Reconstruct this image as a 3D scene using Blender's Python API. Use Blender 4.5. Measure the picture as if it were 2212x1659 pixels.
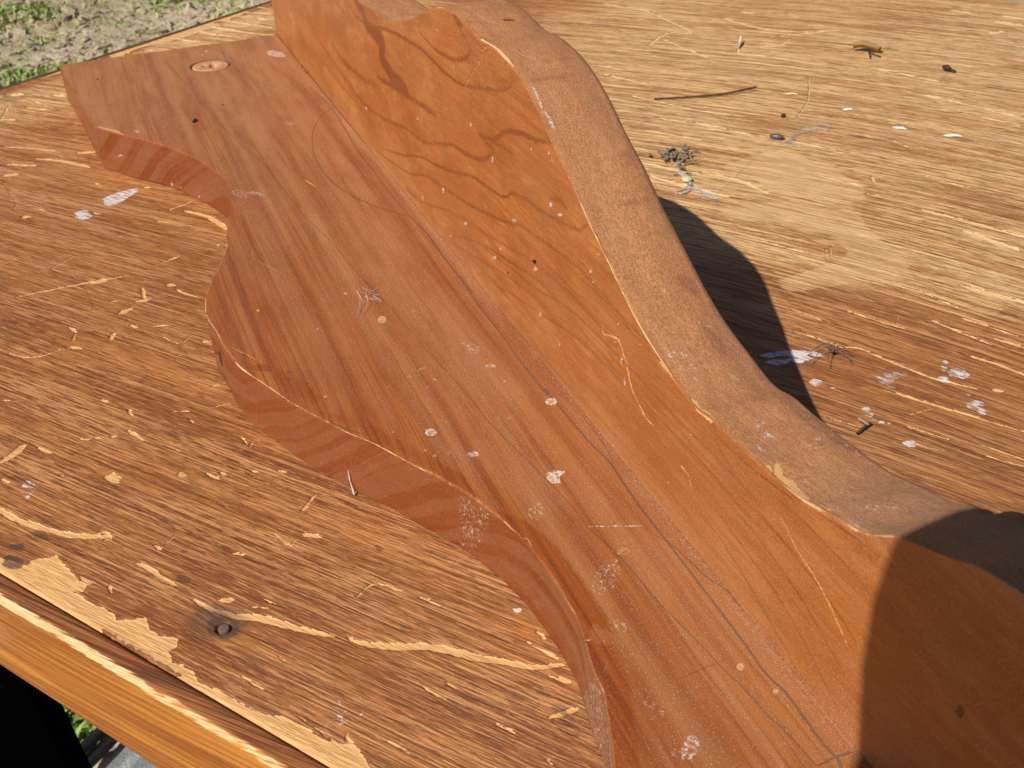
import bpy, bmesh, math
import numpy as np
from mathutils import Matrix, Vector

# ============================================================ camera, light, exposure
K = 0.019                      # one board thickness (19 mm) is the unit of all lengths below
SC = bpy.context.scene
for o in list(bpy.data.objects): bpy.data.objects.remove(o)
CAM_R = np.array([[0.36617755050234674, 0.929795530402063, -0.03733996722611842],
                  [0.4947104415674541, -0.22850256231010085, -0.8384796706073755],
                  [-0.7881469282514751, 0.2885599602544761, -0.5436520659628724]])   # right, down, forward
CAM_P = np.array([14.580867844877465, -4.869589997072437, 9.045316412211175])
cam_d = bpy.data.cameras.new("camera"); cam = bpy.data.objects.new("camera", cam_d); SC.collection.objects.link(cam)
M = Matrix.Identity(4)
for r in range(3):
    M[r][0] = CAM_R[0][r]; M[r][1] = -CAM_R[1][r]; M[r][2] = -CAM_R[2][r]; M[r][3] = CAM_P[r]*K
cam.matrix_world = M
cam_d.sensor_width = 36; cam_d.lens = 36*2351.61/2212
cam_d.clip_start = .004; cam_d.clip_end = 2000
cam_d.dof.use_dof = True; cam_d.dof.focus_distance = 14.5*K; cam_d.dof.aperture_fstop = 66
SC.camera = cam
LIGHT = np.array([-.454*.7071, .891*.7071, -.7071])          # direction the sunlight travels
w = bpy.data.worlds.new("World"); SC.world = w; w.use_nodes = True
nt = w.node_tree; bg = nt.nodes['Background']
sky = nt.nodes.new('ShaderNodeTexSky'); sky.sky_type = 'NISHITA'; sky.sun_disc = False
sky.sun_elevation = math.radians(45); sky.sun_rotation = math.atan2(-LIGHT[0], -LIGHT[1])
nt.links.new(sky.outputs[0], bg.inputs[0]); bg.inputs[1].default_value = 0.045
sd = bpy.data.lights.new("sun", 'SUN'); sd.energy = 4.6; sd.angle = math.radians(.53); sd.color = (1, .955, .88)
sun = bpy.data.objects.new("sun", sd); SC.collection.objects.link(sun)
sun.rotation_euler = Vector(LIGHT).to_track_quat('-Z', 'Y').to_euler()
SC.view_settings.view_transform = 'Standard'; SC.view_settings.look = 'None'
SC.view_settings.exposure = 0.0; SC.view_settings.gamma = 1
SC.render.engine = 'CYCLES'

# wear marks, paint drops, scratches and pencil lines: channel, kind, strength, softness, raggedness, half width, taper, points
# (surface coordinates, thousandths of a board thickness)
MARKS = {}
MARKS['T'] = [
['bare','P',1,9,18,0,0,[17856,146,17816,362,17967,488,18004,580,18270,499,18622,444,18761,266,19011,258,19234,269,19416,287,19572,229,19659,252,19846,427,20038,334,20230,333,20444,406,20527,284,20502,212,20645,132,20775,156,20988,150,21123,72,21389,104,21513,103,21743,116,21968,129,22159,172,22363,200,22550,242,22790,223,22972,265,23208,341,23510,77,23295,-36,22715,11,22246,30,21766,41,21264,53,20767,42,20232,46,19682,42,19098,47,18666,33,18339,-23,17961,-24]],
['bare','L',1,9,18,54,1,[16375,751,16580,757,16946,745,17367,810,17751,894,18064,1027,18318,1180]],
['bare','L',1,8,17,41,1,[19009,1015,19241,1019,19475,994,19738,990]],
['bare','L',1,7,15,49,1,[20129,940,20379,936,20703,1011,20984,1122,21299,1194,21608,1265,21960,1364]],
['bare','L',1,7,16,43,1,[20388,1082,20527,1182]],
['bare','L',1,6,14,14,1,[21488,391,21808,363]],
['bare','L',1,6,13,11,1,[22377,307,22693,282,22999,259]],
['bare','L',1,8,16,18,1,[19042,567,19173,484]],
['bare','L',1,8,18,23,1,[18121,1007,18162,1178,18356,1149,18310,1085]],
['bare','L',1,8,18,44,1,[20416,2500,20643,2582]],
['bare','L',1,9,19,18,1,[20106,2834,20065,3003]],
['bare','L',1,7,16,15,1,[20786,1215,21001,1316]],
['bare','L',1,7,16,15,1,[20821,1393,21029,1395]],
['bare','L',1,8,17,22,1,[19902,1763,20064,1826]],
['bare','L',1,8,17,7,1,[20095,2306,20407,2243,20427,2398]],
['bare','L',1,8,17,23,1,[18939,1357,19082,1337]],
['bare','L',1,8,18,8,1,[19059,1358,19020,1658]],
['bare','L',1,7,14,7,1,[21615,811,21759,789]],
['bare','L',0.95,7,14,48,1,[22121,1434,22216,1434,22573,1568,22944,1795,23233,1888,23517,1952,23770,2052,24121,2160,24380,2373]],
['bare','L',0.95,6,13,34,1,[24634,1667,24839,1942]],
['bare','L',0.95,6,14,21,1,[24330,2155,24595,2186]],
['bare','L',0.95,6,12,19,1,[23397,553,23699,565]],
['bare','L',0.95,8,16,12,1,[21762,1966,21801,2276,22185,2350]],
['bare','L',0.95,7,16,16,1,[22398,2385,22689,2376]],
['bare','L',0.95,7,15,24,1,[23871,2650,24027,2573]],
['bare','L',0.95,6,14,19,1,[23856,2440,24341,2404]],
['bare','L',0.95,6,13,21,1,[23267,1315,23578,1301]],
['bare','L',0.95,6,14,15,1,[23434,1497,23575,1479]],
['bare','L',0.95,6,12,17,1,[24877,1218,24999,1204]],
['bare','L',0.95,6,13,17,1,[24207,1318,24458,1329]],
['bare','P',1,7,12,0,0,[22965,403,23183,325,23342,263,23509,187,23277,42]],
['bare','L',0.95,15,19,31,1,[11420,4629,11728,5121,12043,5587,12283,5905,12552,6242]],
['bare','L',0.95,15,19,90,1,[12203,5714,12320,5948]],
['bare','L',0.95,14,18,35,1,[13167,6079,13552,5806]],
['bare','L',0.95,14,18,57,1,[13508,5643,13653,5829]],
['bare','L',0.95,13,16,29,1,[13229,4431,13480,4386]],
['bare','L',0.95,13,16,18,1,[13514,4343,13671,4157]],
['bare','L',0.95,14,17,68,1,[13600,5192,13636,5445]],
['bare','L',0.95,13,16,38,1,[14215,4501,14076,4698]],
['bare','L',0.95,12,16,23,1,[13053,3351,13405,3408,13619,3561,13726,3858]],
['bare','L',0.95,12,16,35,1,[13804,4022,14024,4078]],
['bare','L',0.95,14,18,59,1,[13499,6374,13632,6428]],
['bare','L',0.95,14,18,28,1,[13803,6332,14052,6298,14426,6337]],
['bare','L',0.95,13,17,34,1,[14460,5169,14710,5376]],
['bare','L',0.95,13,16,28,1,[14110,5012,14271,5016]],
['bare','L',0.95,13,16,48,1,[15617,5249,15727,5342]],
['bare','L',0.95,11,13,25,1,[16163,3264,16345,3173]],
['bare','L',0.95,11,14,33,1,[15578,3225,15720,3232]],
['bare','L',0.95,10,13,32,1,[16596,2888,16994,2834]],
['bare','L',0.95,10,13,59,1,[15564,1859,15628,1626,15637,1410]],
['bare','L',0.95,10,13,32,1,[15798,1907,16090,1936]],
['bare','L',0.95,10,13,23,1,[16168,2378,16292,2451]],
['bare','L',0.95,10,13,25,1,[16320,2514,16447,2557]],
['bare','L',0.95,10,13,27,1,[16511,2650,16573,2687]],
['bare','L',0.95,9,12,36,1,[18402,2764,18640,2763]],
['bare','L',0.95,10,13,14,1,[18174,3633,18399,3538]],
['bare','L',0.95,10,12,10,1,[18412,3637,18476,3493]],
['bare','L',0.95,9,12,32,1,[19208,3319,19330,3350]],
['bare','L',0.95,9,12,33,1,[18898,3135,18982,3143]],
['bare','L',0.95,9,12,30,1,[15990,1191,16166,1170]],
['bare','L',0.95,11,14,13,1,[17169,3855,17386,4157]],
['bare','L',0.95,11,14,13,1,[16792,3559,17031,3725]],
['bare','L',0.95,9,11,17,1,[20067,2985,20011,3204]],
['bare','L',0.95,16,20,18,1,[11022,5682,10955,6283]],
['bare','L',0.95,16,20,30,1,[12693,6928,12781,7329]],
['bare','L',0.95,11,14,14,1,[14190,2412,14559,2551]],
['bare','L',0.95,11,14,16,1,[16784,4347,16907,4535]],
['bare','L',0.95,13,16,13,1,[15283,5360,15314,5014,14753,5056]],
['bare','L',0.95,14,18,28,1,[13110,5417,13214,5510]],
['bare','L',0.95,10,13,12,1,[17173,3563,17332,3512]],
['bare','L',0.95,9,12,16,1,[16637,1661,16711,1684]],
['bare','L',0.6,9,6,8,1,[17081,2849,18048,2974,18957,3044,19958,2994]],
['bare','P',0.8,12,16,0,0,[17198,1953,17225,2096,17432,2093,17511,1973,17394,1904]],
['bare','P',0.8,9,12,0,0,[18169,2595,18187,2570,18191,2542,18178,2519,18152,2503,18118,2499,18082,2507,18052,2525,18033,2551,18030,2578,18043,2602,18069,2618,18103,2622,18139,2614]],
['bare','P',0.7,9,12,0,0,[18650,2903,18663,2883,18664,2862,18652,2843,18630,2830,18603,2826,18576,2831,18553,2845,18540,2865,18540,2886,18551,2906,18573,2919,18600,2923,18628,2917]],
['bare','P',0.6,13,16,0,0,[13968,4057,13975,4039,13963,4013,13932,3985,13890,3960,13844,3944,13804,3939,13777,3947,13769,3966,13781,3992,13812,4020,13855,4044,13901,4061,13941,4065]],
['bare','L',0.55,14,7,5,1,[11492,5870,12204,5533,12814,5248,13170,4914,13517,4407,13648,4174]],
['bare','L',0.95,34,43,194,1,[-988,17454,-830,17836,-740,18085,-912,18631,-811,19151]],
['bare','L',0.95,34,42,140,1,[-1561,17036,-1280,17313]],
['bare','L',0.95,32,40,95,1,[-794,15844,-694,16217,-171,16282,649,16215]],
['bare','L',0.95,32,41,68,1,[-796,16360,-391,16461,109,16419]],
['bare','L',0.95,31,39,96,1,[-520,15363,-85,15670]],
['bare','L',0.95,30,37,116,1,[-666,13229,-624,13659]],
['bare','L',0.95,29,37,88,1,[-240,13680,341,13852,65,14226]],
['bare','L',0.95,29,36,92,1,[-198,12428,-346,12791]],
['bare','L',0.95,22,28,43,1,[4255,9292,4618,9484,5218,9682,5904,9808]],
['bare','L',0.95,22,27,70,1,[6303,9961,6646,10202]],
['bare','L',0.95,20,26,78,1,[5955,8178,6181,8397]],
['bare','L',0.95,26,33,24,1,[2628,10419,1596,11428]],
['bare','L',0.95,25,31,43,1,[2382,10589,2830,10727]],
['bare','L',0.95,25,32,32,1,[2172,11464,2891,11634]],
['bare','L',0.95,17,22,72,1,[11224,8862,11923,8880,12745,8627]],
['bare','L',0.95,18,23,31,1,[10892,8699,10971,9271]],
['bare','L',0.95,18,22,67,1,[8382,6932,8521,7027]],
['bare','L',0.95,19,24,49,1,[9424,9289,9569,9367]],
['bare','L',0.95,25,32,22,1,[1724,11936,3336,11751]],
['bare','L',0.95,27,34,117,1,[858,11946,1170,12182]],
['bare','L',0.95,27,33,19,1,[1860,12763,2386,12574]],
['bare','L',0.95,17,22,22,1,[11063,8227,11395,8275]],
['bare','L',0.95,19,24,28,1,[8264,8917,8542,8913]],
['bare','L',0.95,18,23,19,1,[8357,7384,8586,7415]],
['bare','L',0.95,19,24,8,1,[6171,8048,7011,7625,7520,7407,7932,7057]],
['bare','L',0.95,27,33,63,1,[1978,12518,2386,12574]],
['bare','L',0.95,21,26,54,1,[5397,8672,6110,8942]],
['bare','L',0.95,21,27,61,1,[5741,9255,6398,9434,7359,9500]],
['bare','L',0.95,37,47,53,1,[-367,18892,-225,21166]],
['bare','L',0.95,35,44,121,1,[1382,20909,1754,20975]],
['bare','L',0.95,33,42,85,1,[-414,19621,642,19479,2730,19549,3269,19708]],
['bare','L',0.95,34,42,63,1,[-329,19336,963,18903,2556,19024]],
['bare','L',0.95,35,44,77,1,[-405,20176,1157,20258,2612,20314]],
['bare','L',0.95,35,44,66,1,[-344,20767,1903,21045]],
['bare','L',0.95,38,48,71,1,[-1033,20329,-997,21388]],
['bare','L',0.95,36,46,73,1,[-1009,21031,1386,21579]],
['bare','L',0.95,37,47,85,1,[-985,21750,851,22131]],
['bare','L',0.95,32,41,52,1,[173,18014,1834,18027]],
['bare','L',0.95,32,40,82,1,[786,16468,1108,16814]],
['bare','L',0.9,11,14,31,1,[24671,10289,24954,10402,25301,10305,25775,10195,26119,10115,26433,10115,26835,10147]],
['bare','L',0.9,10,12,31,1,[25581,9437,26216,9413,26625,9397,27024,9381,27413,9366,27715,9365]],
['bare','L',0.9,11,14,42,1,[26492,11019,26945,10970,27487,10820]],
['bare','L',0.9,13,16,57,1,[25753,13279,26304,13235,27010,13121]],
['bare','L',0.9,12,15,25,1,[26072,12143,26463,12098,27061,11972]],
['bare','L',0.9,9,12,22,1,[26232,8670,26823,8661]],
['bare','L',0.9,9,11,21,1,[27179,8755,27932,8676]],
['bare','L',0.9,12,15,22,1,[24353,11465,24951,11393,25430,11346]],
['bare','L',0.9,12,15,21,1,[23874,10399,24270,10365,24671,10289]],
['bare','L',0.9,12,15,13,1,[23511,11069,24402,10916]],
['bare','L',0.9,11,14,49,1,[26659,11740,27182,11689]],
['bare','L',0.9,13,16,26,1,[25193,12782,25527,12619,25944,12457]],
['bare','L',0.9,12,15,27,1,[25650,11847,26242,11655,26711,11517]],
['bare','L',0.9,10,12,17,1,[25157,8324,25733,8335]],
['bare','L',0.9,9,11,16,1,[27310,8529,27889,8542]],
['bare','L',0.9,9,12,13,1,[26136,8333,26646,8324,26894,8395]],
['bare','L',0.9,10,13,52,1,[27131,10254,26999,10221]],
['bare','L',0.9,10,13,10,1,[26131,8939,26408,9311]],
['bare','L',0.9,12,15,7,1,[25166,11679,25212,11380]],
['bare','L',0.8,16,13,60,1,[24163,16115,25099,15951,26410,15742]],
['bare','L',0.8,22,19,61,1,[21804,22996,23349,22706,25056,22197]],
['bare','L',0.8,13,11,53,1,[25754,13295,26136,13186,26948,13176]],
['bare','L',0.8,25,21,53,1,[19857,24586,21561,24295,22668,24042]],
['bare','L',0.8,21,17,36,1,[20794,20910,22497,20567]],
['bare','L',0.8,22,18,50,1,[17139,18387,18827,18502,20209,18215]],
['bare','L',0.8,23,19,43,1,[15958,19587,17807,19368,19201,19457]],
['bare','L',0.8,25,21,53,1,[14459,20828,15872,20606]],
['bare','L',0.8,27,22,69,1,[13738,21448,14950,21459]],
['bare','L',0.8,19,16,79,1,[18251,15689,19128,15647,19736,15724]],
['bare','L',0.8,18,15,86,1,[18837,15117,19653,14954,20753,14857]],
['bare','L',0.8,18,15,75,1,[19689,15823,20632,15721,21364,15417]],
['bare','L',0.8,28,23,70,1,[16152,24084,17724,24232,18311,24318]],
['bare','L',0.8,29,24,34,1,[16888,24026,16562,25038]],
['bare','L',0.8,29,24,47,1,[14339,24516,15383,23921,16370,23359]],
['bare','L',0.8,29,24,54,1,[17120,24985,17583,25426,17609,26099]],
['bare','L',0.8,30,25,166,1,[22251,30400,23094,30329]],
['bare','L',0.8,29,24,119,1,[22402,29083,22739,29470]],
['bare','L',0.8,31,25,128,1,[22297,31149,22931,31082]],
['bare','L',0.8,31,26,83,1,[20749,31176,21664,30975]],
['bare','L',0.8,32,27,0,1,[20307,32152,21170,31119]],
['bare','L',0.8,23,19,22,1,[19334,23085,19950,21456,20137,20571,20226,19835]],
['bare','L',0.8,20,16,33,1,[22345,19621,23164,19229]],
['bare','L',0.8,17,14,47,1,[21787,16828,22979,16638]],
['bare','L',0.8,14,12,98,1,[25213,15513,26268,15148]],
['bare','L',0.8,17,14,33,1,[23828,17805,25068,17543]],
['bare','L',0.8,15,12,33,1,[22086,13291,23080,13184]],
['bare','L',0.8,21,18,32,1,[22579,22149,23990,21943,24958,21706]],
['bare','L',0.8,14,12,12,1,[23275,13761,23513,13153]],
['bare','L',0.8,14,12,12,1,[23255,13560,23437,13111]],
['bare','L',0.8,18,15,35,1,[22884,17297,23086,16929]],
['bare','L',0.8,20,16,56,1,[18043,18242,20113,18447,21527,18361,22094,18131]],
['bare','L',0.8,17,14,57,1,[23075,16347,23475,16340]],
['bare','L',0.8,21,17,45,1,[17311,17560,18889,17519]],
['bare','L',0.8,30,25,57,1,[14882,27406,15983,26942,17256,26840,18596,27715]],
['bare','L',0.8,30,25,47,1,[16985,26022,18596,27715]],
['bare','L',0.8,34,28,61,1,[10777,27337,13269,27159]],
['bare','L',0.8,33,28,102,1,[15140,28296,15566,28366]],
['bare','L',0.8,31,26,50,1,[12046,27380,14690,25609,14161,25120,14291,23387]],
['pale','P',0.75,50,38,0,0,[20682,14263,21855,15234,23270,15413,23558,14898,24028,14370,24616,13861,25008,13123,24574,12878,23946,12189,23303,11579,22967,11886,23301,12503,23641,13046,23663,13602,23067,14128,21911,14091,21220,13813]],
['pale','P',0.9,93,46,0,0,[20270,17292,20774,17962,21625,17493,22946,16737,23201,15969,21782,15418,20951,15893,19889,16181]],
['pale','P',0.5,145,54,0,0,[16666,18779,18381,19031,20113,18447,20396,17762,19252,17156,17452,17783]],
['pale','P',0.7,86,43,0,0,[22361,15845,22970,16065,23156,15403,22296,15147]],
['brown','P',0.8,76,25,0,0,[21130,13558,21946,14008,23126,13965,23663,13602,23545,12815,23032,12264,22705,12168,22311,12754]],
['brown','P',0.8,53,26,0,0,[23285,15368,23863,15476,24569,14016,24001,14451,23558,14898]],
['brown','P',0.8,64,32,0,0,[21348,17998,22280,17842,22639,17409,21812,17339]],
['brown','P',0.35,112,44,0,0,[24340,13616,25669,13750,26757,13380,27193,12575,25059,11351,25063,12822]],
['brown','P',0.5,115,38,0,0,[16835,18867,17639,19281,18586,19138,17946,18650]],
['brown','P',0.6,125,37,0,0,[15835,24905,15881,24688,15828,24473,15690,24300,15491,24203,15271,24201,15071,24294,14931,24466,14880,24684,14929,24905,15070,25083,15274,25181,15499,25180,15699,25081]],
['brown','P',0.6,110,33,0,0,[19910,24127,19911,24004,19841,23869,19713,23751,19553,23671,19391,23645,19260,23678,19184,23766,19181,23889,19251,24025,19380,24146,19542,24227,19705,24252,19837,24216]],
['brown','P',0.6,84,25,0,0,[24507,20345,24491,20189,24384,20016,24208,19857,23996,19745,23789,19701,23628,19733,23544,19837,23556,19992,23662,20169,23842,20330,24058,20444,24267,20487,24427,20452]],
['brown','P',0.8,45,18,0,0,[25878,9239,25856,9186,25774,9135,25648,9096,25503,9077,25366,9083,25265,9111,25221,9157,25242,9211,25326,9263,25454,9302,25601,9320,25738,9314,25836,9285]],
['brown','P',0.5,52,13,0,0,[26458,9131,26462,9025,26421,8916,26344,8823,26246,8765,26145,8753,26061,8789,26011,8868,26004,8973,26044,9085,26122,9180,26223,9239,26326,9250,26410,9211]],
['brown','P',0.5,90,33,0,0,[23227,11788,23982,12096,24771,12723,25456,12872,26200,12715,25422,12159,24139,11656,23525,11422]],
['pale','P',0.4,69,34,0,0,[22891,11905,23893,12348,24495,12811,25160,13064,24227,12115,23331,11787]],
['paint','P',1,6,11,0,0,[23694,9414,23825,9614,24002,9761,24193,9876,24399,9946,24582,9903,24453,9804,24354,9820,24324,9778,24460,9722,24360,9623,24351,9526,24249,9491,24169,9517,24137,9365,23997,9253,23845,9281,23915,9394,24116,9535,24146,9577,24107,9616,23981,9580,23851,9406]],
['paint','P',0.7,9,14,0,0,[24655,9114,24748,9192,24821,9143,24749,9010,24708,9031]],
['paint','L',0.35,18,13,28,1,[24491,8701,24645,8702,24796,8768]],
['paint','L',0.8,9,13,25,1,[24961,9077,25029,9117]],
['paint','P',0.4,19,23,0,0,[26276,10581,26293,10499,26298,10428,26289,10382,26269,10370,26241,10394,26211,10451,26184,10528,26167,10611,26162,10683,26170,10730,26191,10742,26219,10717,26250,10659]],
['paint','P',0.45,18,23,0,0,[26549,10505,26553,10436,26533,10369,26493,10314,26441,10284,26387,10283,26341,10313,26313,10367,26308,10435,26328,10504,26368,10559,26421,10590,26476,10590,26522,10559]],
['paint','P',0.8,18,23,0,0,[26624,10455,26626,10412,26612,10367,26584,10331,26547,10310,26510,10308,26480,10326,26461,10361,26459,10405,26474,10449,26502,10486,26538,10507,26575,10509,26606,10490]],
['paint','P',0.5,18,23,0,0,[26387,10170,26390,10123,26377,10076,26350,10038,26314,10017,26276,10017,26245,10038,26225,10076,26221,10123,26234,10171,26261,10209,26297,10230,26335,10230,26367,10208]],
['paint','P',0.4,17,22,0,0,[26995,9741,26998,9678,26981,9616,26945,9567,26900,9540,26852,9541,26812,9569,26787,9619,26783,9681,26800,9744,26836,9794,26882,9821,26931,9820,26971,9791]],
['paint','P',0.6,17,21,0,0,[27070,9595,27074,9552,27068,9512,27052,9482,27029,9469,27004,9474,26982,9498,26967,9534,26962,9577,26968,9617,26985,9647,27008,9661,27033,9655,27055,9632]],
['paint','P',0.5,17,21,0,0,[25650,8803,25655,8769,25649,8736,25632,8710,25609,8696,25584,8698,25561,8714,25546,8741,25541,8775,25547,8808,25563,8835,25587,8848,25612,8847,25635,8831]],
['paint','P',0.5,17,21,0,0,[25734,8705,25739,8672,25732,8639,25716,8613,25693,8600,25668,8601,25645,8617,25630,8644,25625,8677,25632,8710,25648,8736,25671,8750,25697,8748,25719,8732]],
['paint','P',0.7,17,21,0,0,[25930,8605,25929,8591,25921,8574,25905,8559,25886,8548,25867,8543,25852,8546,25844,8555,25845,8569,25853,8586,25869,8601,25888,8613,25907,8617,25922,8615]],
['paint','P',0.7,17,21,0,0,[26018,8633,26017,8620,26009,8605,25995,8591,25978,8581,25961,8577,25948,8579,25941,8587,25941,8600,25949,8615,25963,8628,25980,8638,25997,8643,26010,8641]],
['paint','P',0.7,16,20,0,0,[26444,8320,26450,8273,26439,8227,26415,8190,26382,8171,26346,8172,26315,8194,26295,8232,26289,8279,26300,8326,26324,8363,26358,8383,26393,8381,26424,8359]],
['paint','P',0.3,18,23,0,0,[25707,9783,25713,9707,25690,9630,25641,9567,25577,9530,25510,9525,25452,9555,25416,9613,25408,9689,25431,9767,25480,9831,25546,9869,25614,9873,25671,9842]],
['paint','P',0.35,18,23,0,0,[25835,9996,25835,9946,25810,9891,25765,9842,25708,9809,25651,9799,25605,9812,25579,9847,25578,9897,25603,9952,25649,10001,25706,10034,25763,10045,25809,10031]],
['paint','P',0.25,18,23,0,0,[25793,9606,25795,9569,25781,9529,25753,9496,25718,9475,25681,9470,25650,9484,25631,9512,25629,9550,25643,9589,25671,9623,25707,9644,25744,9648,25775,9635]],
['paint','P',0.35,17,22,0,0,[26767,9931,26771,9905,26769,9881,26761,9864,26749,9857,26736,9862,26724,9877,26715,9901,26711,9927,26713,9951,26721,9968,26733,9975,26746,9970,26759,9955]],
['paint','P',0.5,18,23,0,0,[24814,9171,24821,9125,24810,9080,24784,9043,24748,9021,24708,9020,24673,9039,24650,9075,24643,9121,24653,9167,24679,9204,24716,9226,24756,9227,24791,9207]],
['paint','P',0.5,17,21,0,0,[25811,8626,25811,8611,25802,8595,25787,8579,25767,8568,25748,8563,25733,8566,25725,8575,25725,8590,25734,8606,25750,8622,25769,8633,25788,8638,25803,8635]],
['paint','P',0.85,12,19,0,0,[9137,8435,9136,8780,9334,9209,9501,9098,9613,8646,9658,8267,9454,8222]],
['paint','P',0.75,18,45,0,0,[9660,7745,9731,7665,9752,7581,9718,7510,9637,7466,9525,7456,9402,7484,9294,7544,9221,7624,9199,7709,9232,7781,9314,7827,9429,7835,9553,7806]],
['paint','P',0.4,18,22,0,0,[9774,7881,9788,7857,9782,7828,9756,7799,9715,7777,9668,7765,9623,7766,9590,7780,9575,7804,9582,7834,9608,7862,9649,7885,9696,7896,9741,7895]],
['paint','L',0.28,13,16,14,1,[22722,349,22753,515,22813,677]],
['paint','L',0.28,13,16,11,1,[22552,744,22852,478]],
['paint','L',0.28,13,16,15,1,[22695,454,22859,680]],
['paint','L',0.28,13,16,15,1,[22823,436,22896,554]],
['paint','L',0.28,13,16,13,1,[22608,376,22794,442]],
['paint','L',0.3,14,16,13,1,[22732,829,22806,927,22938,983]],
['paint','L',0.3,13,16,11,1,[22956,567,22934,827]],
['paint','L',0.3,13,16,12,1,[22790,814,22790,866]],
['paint','L',0.5,6,6,11,1,[23262,2803,23379,2797,23558,2815]],
['paint','P',0.8,7,9,0,0,[23555,2819,23560,2802,23556,2784,23545,2769,23527,2758,23507,2754,23488,2759,23475,2770,23470,2787,23473,2805,23485,2821,23503,2832,23523,2835,23542,2831]],
['paint','P',0.35,32,32,0,0,[16613,1273,16680,1215,16719,1162,16725,1123,16695,1105,16635,1112,16558,1143,16477,1192,16410,1249,16368,1304,16362,1344,16393,1363,16454,1355,16533,1323]],
['paint','P',0.2,36,36,0,0,[15220,1887,15245,1861,15253,1834,15241,1809,15214,1793,15175,1787,15132,1795,15094,1813,15069,1839,15061,1867,15072,1891,15100,1908,15140,1913,15182,1906]],
['paint','L',0.35,14,14,11,1,[10218,7404,11130,7305,11714,7296]],
['paint','P',0.9,8,6,0,0,[13133,8005,13152,7983,13163,7964,13165,7951,13156,7946,13139,7951,13116,7964,13093,7983,13074,8004,13063,8023,13061,8036,13070,8041,13087,8037,13110,8024]],
['paint','P',0.7,18,15,0,0,[-903,20210,-883,20180,-881,20150,-900,20124,-934,20108,-977,20105,-1021,20115,-1057,20137,-1078,20167,-1079,20198,-1061,20224,-1026,20240,-983,20243,-939,20232]],
['dark','P',1,88,18,0,0,[20920,927,20966,852,20966,771,20922,699,20840,649,20738,631,20635,650,20550,701,20501,775,20499,857,20543,932,20627,983,20732,1000,20836,980]],
['dark','P',0.6,139,31,0,0,[20982,1045,21049,925,21036,790,20946,665,20799,575,20620,535,20443,554,20303,631,20229,750,20237,889,20327,1019,20481,1113,20667,1152,20846,1127]],
['dark','P',0.8,36,36,0,0,[17541,477,17567,446,17567,409,17543,374,17499,348,17444,335,17388,338,17343,357,17317,388,17316,425,17340,461,17385,487,17440,500,17496,496]],
['dark','P',0.8,28,35,0,0,[17754,289,17792,245,17799,195,17772,150,17717,116,17645,102,17570,110,17506,139,17466,183,17458,233,17485,280,17541,313,17614,327,17690,318]],
['dark','P',0.7,29,29,0,0,[17734,735,17731,713,17690,690,17619,671,17531,660,17444,658,17374,666,17337,683,17340,706,17382,729,17455,748,17543,759,17630,761,17698,752]],
['dark','P',0.5,22,22,0,0,[17437,685,17449,669,17448,650,17434,631,17410,616,17380,608,17350,610,17327,619,17314,636,17315,655,17329,674,17353,689,17383,697,17413,695]],
['dark','P',0.62,21,21,0,0,[19416,1484,19419,1472,19411,1460,19392,1450,19368,1445,19343,1444,19321,1449,19307,1458,19304,1470,19313,1482,19331,1492,19355,1497,19381,1498,19402,1493]],
['dark','P',0.62,21,21,0,0,[19618,1604,19619,1596,19611,1589,19597,1582,19579,1578,19561,1577,19546,1580,19537,1585,19536,1592,19543,1600,19557,1607,19575,1611,19594,1612,19609,1609]],
['dark','P',0.62,22,22,0,0,[19703,2118,19702,2108,19689,2098,19666,2089,19638,2082,19609,2080,19586,2083,19574,2090,19574,2100,19587,2110,19610,2119,19639,2126,19668,2128,19690,2125]],
['dark','P',0.62,22,22,0,0,[19927,2531,19930,2516,19920,2501,19898,2490,19870,2484,19839,2484,19813,2492,19797,2504,19794,2519,19805,2534,19827,2545,19856,2551,19886,2551,19912,2543]],
['dark','P',0.62,20,20,0,0,[19801,1264,19803,1257,19799,1249,19789,1243,19775,1240,19760,1240,19748,1243,19739,1249,19737,1257,19742,1264,19752,1270,19765,1273,19780,1273,19793,1270]],
['dark','P',0.62,20,20,0,0,[19857,1155,19865,1130,19850,1104,19816,1084,19770,1073,19720,1073,19676,1084,19648,1105,19640,1130,19654,1156,19688,1176,19735,1188,19785,1187,19829,1176]],
['dark','P',0.62,19,19,0,0,[20793,1448,20795,1442,20791,1437,20784,1433,20775,1431,20765,1431,20757,1433,20752,1438,20751,1443,20754,1448,20761,1452,20770,1454,20780,1454,20788,1452]],
['dark','P',0.62,21,21,0,0,[20789,2200,20789,2193,20783,2186,20771,2181,20755,2177,20740,2177,20727,2179,20720,2184,20719,2191,20726,2198,20738,2203,20754,2207,20769,2207,20782,2205]],
['dark','P',0.62,20,20,0,0,[20837,2059,20834,2049,20817,2038,20788,2028,20754,2020,20721,2017,20695,2018,20682,2024,20685,2034,20702,2045,20731,2055,20765,2063,20799,2067,20824,2065]],
['dark','P',0.62,19,19,0,0,[19862,425,19860,416,19843,406,19815,395,19782,386,19749,381,19724,381,19711,386,19713,394,19729,405,19757,416,19791,425,19823,429,19849,430]],
['dark','P',0.62,20,20,0,0,[20778,1743,20779,1738,20774,1732,20766,1728,20754,1725,20743,1725,20733,1727,20727,1732,20727,1737,20731,1742,20740,1747,20751,1750,20763,1750,20772,1748]],
['dark','P',0.62,21,21,0,0,[18464,943,18465,935,18454,926,18434,918,18409,912,18384,909,18364,911,18352,916,18351,924,18362,934,18382,942,18407,948,18432,950,18453,949]],
['dark','P',0.62,17,17,0,0,[20123,-365,20123,-370,20117,-375,20106,-380,20092,-384,20078,-386,20067,-386,20060,-383,20060,-378,20067,-373,20078,-368,20092,-364,20106,-362,20117,-362]],
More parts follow.
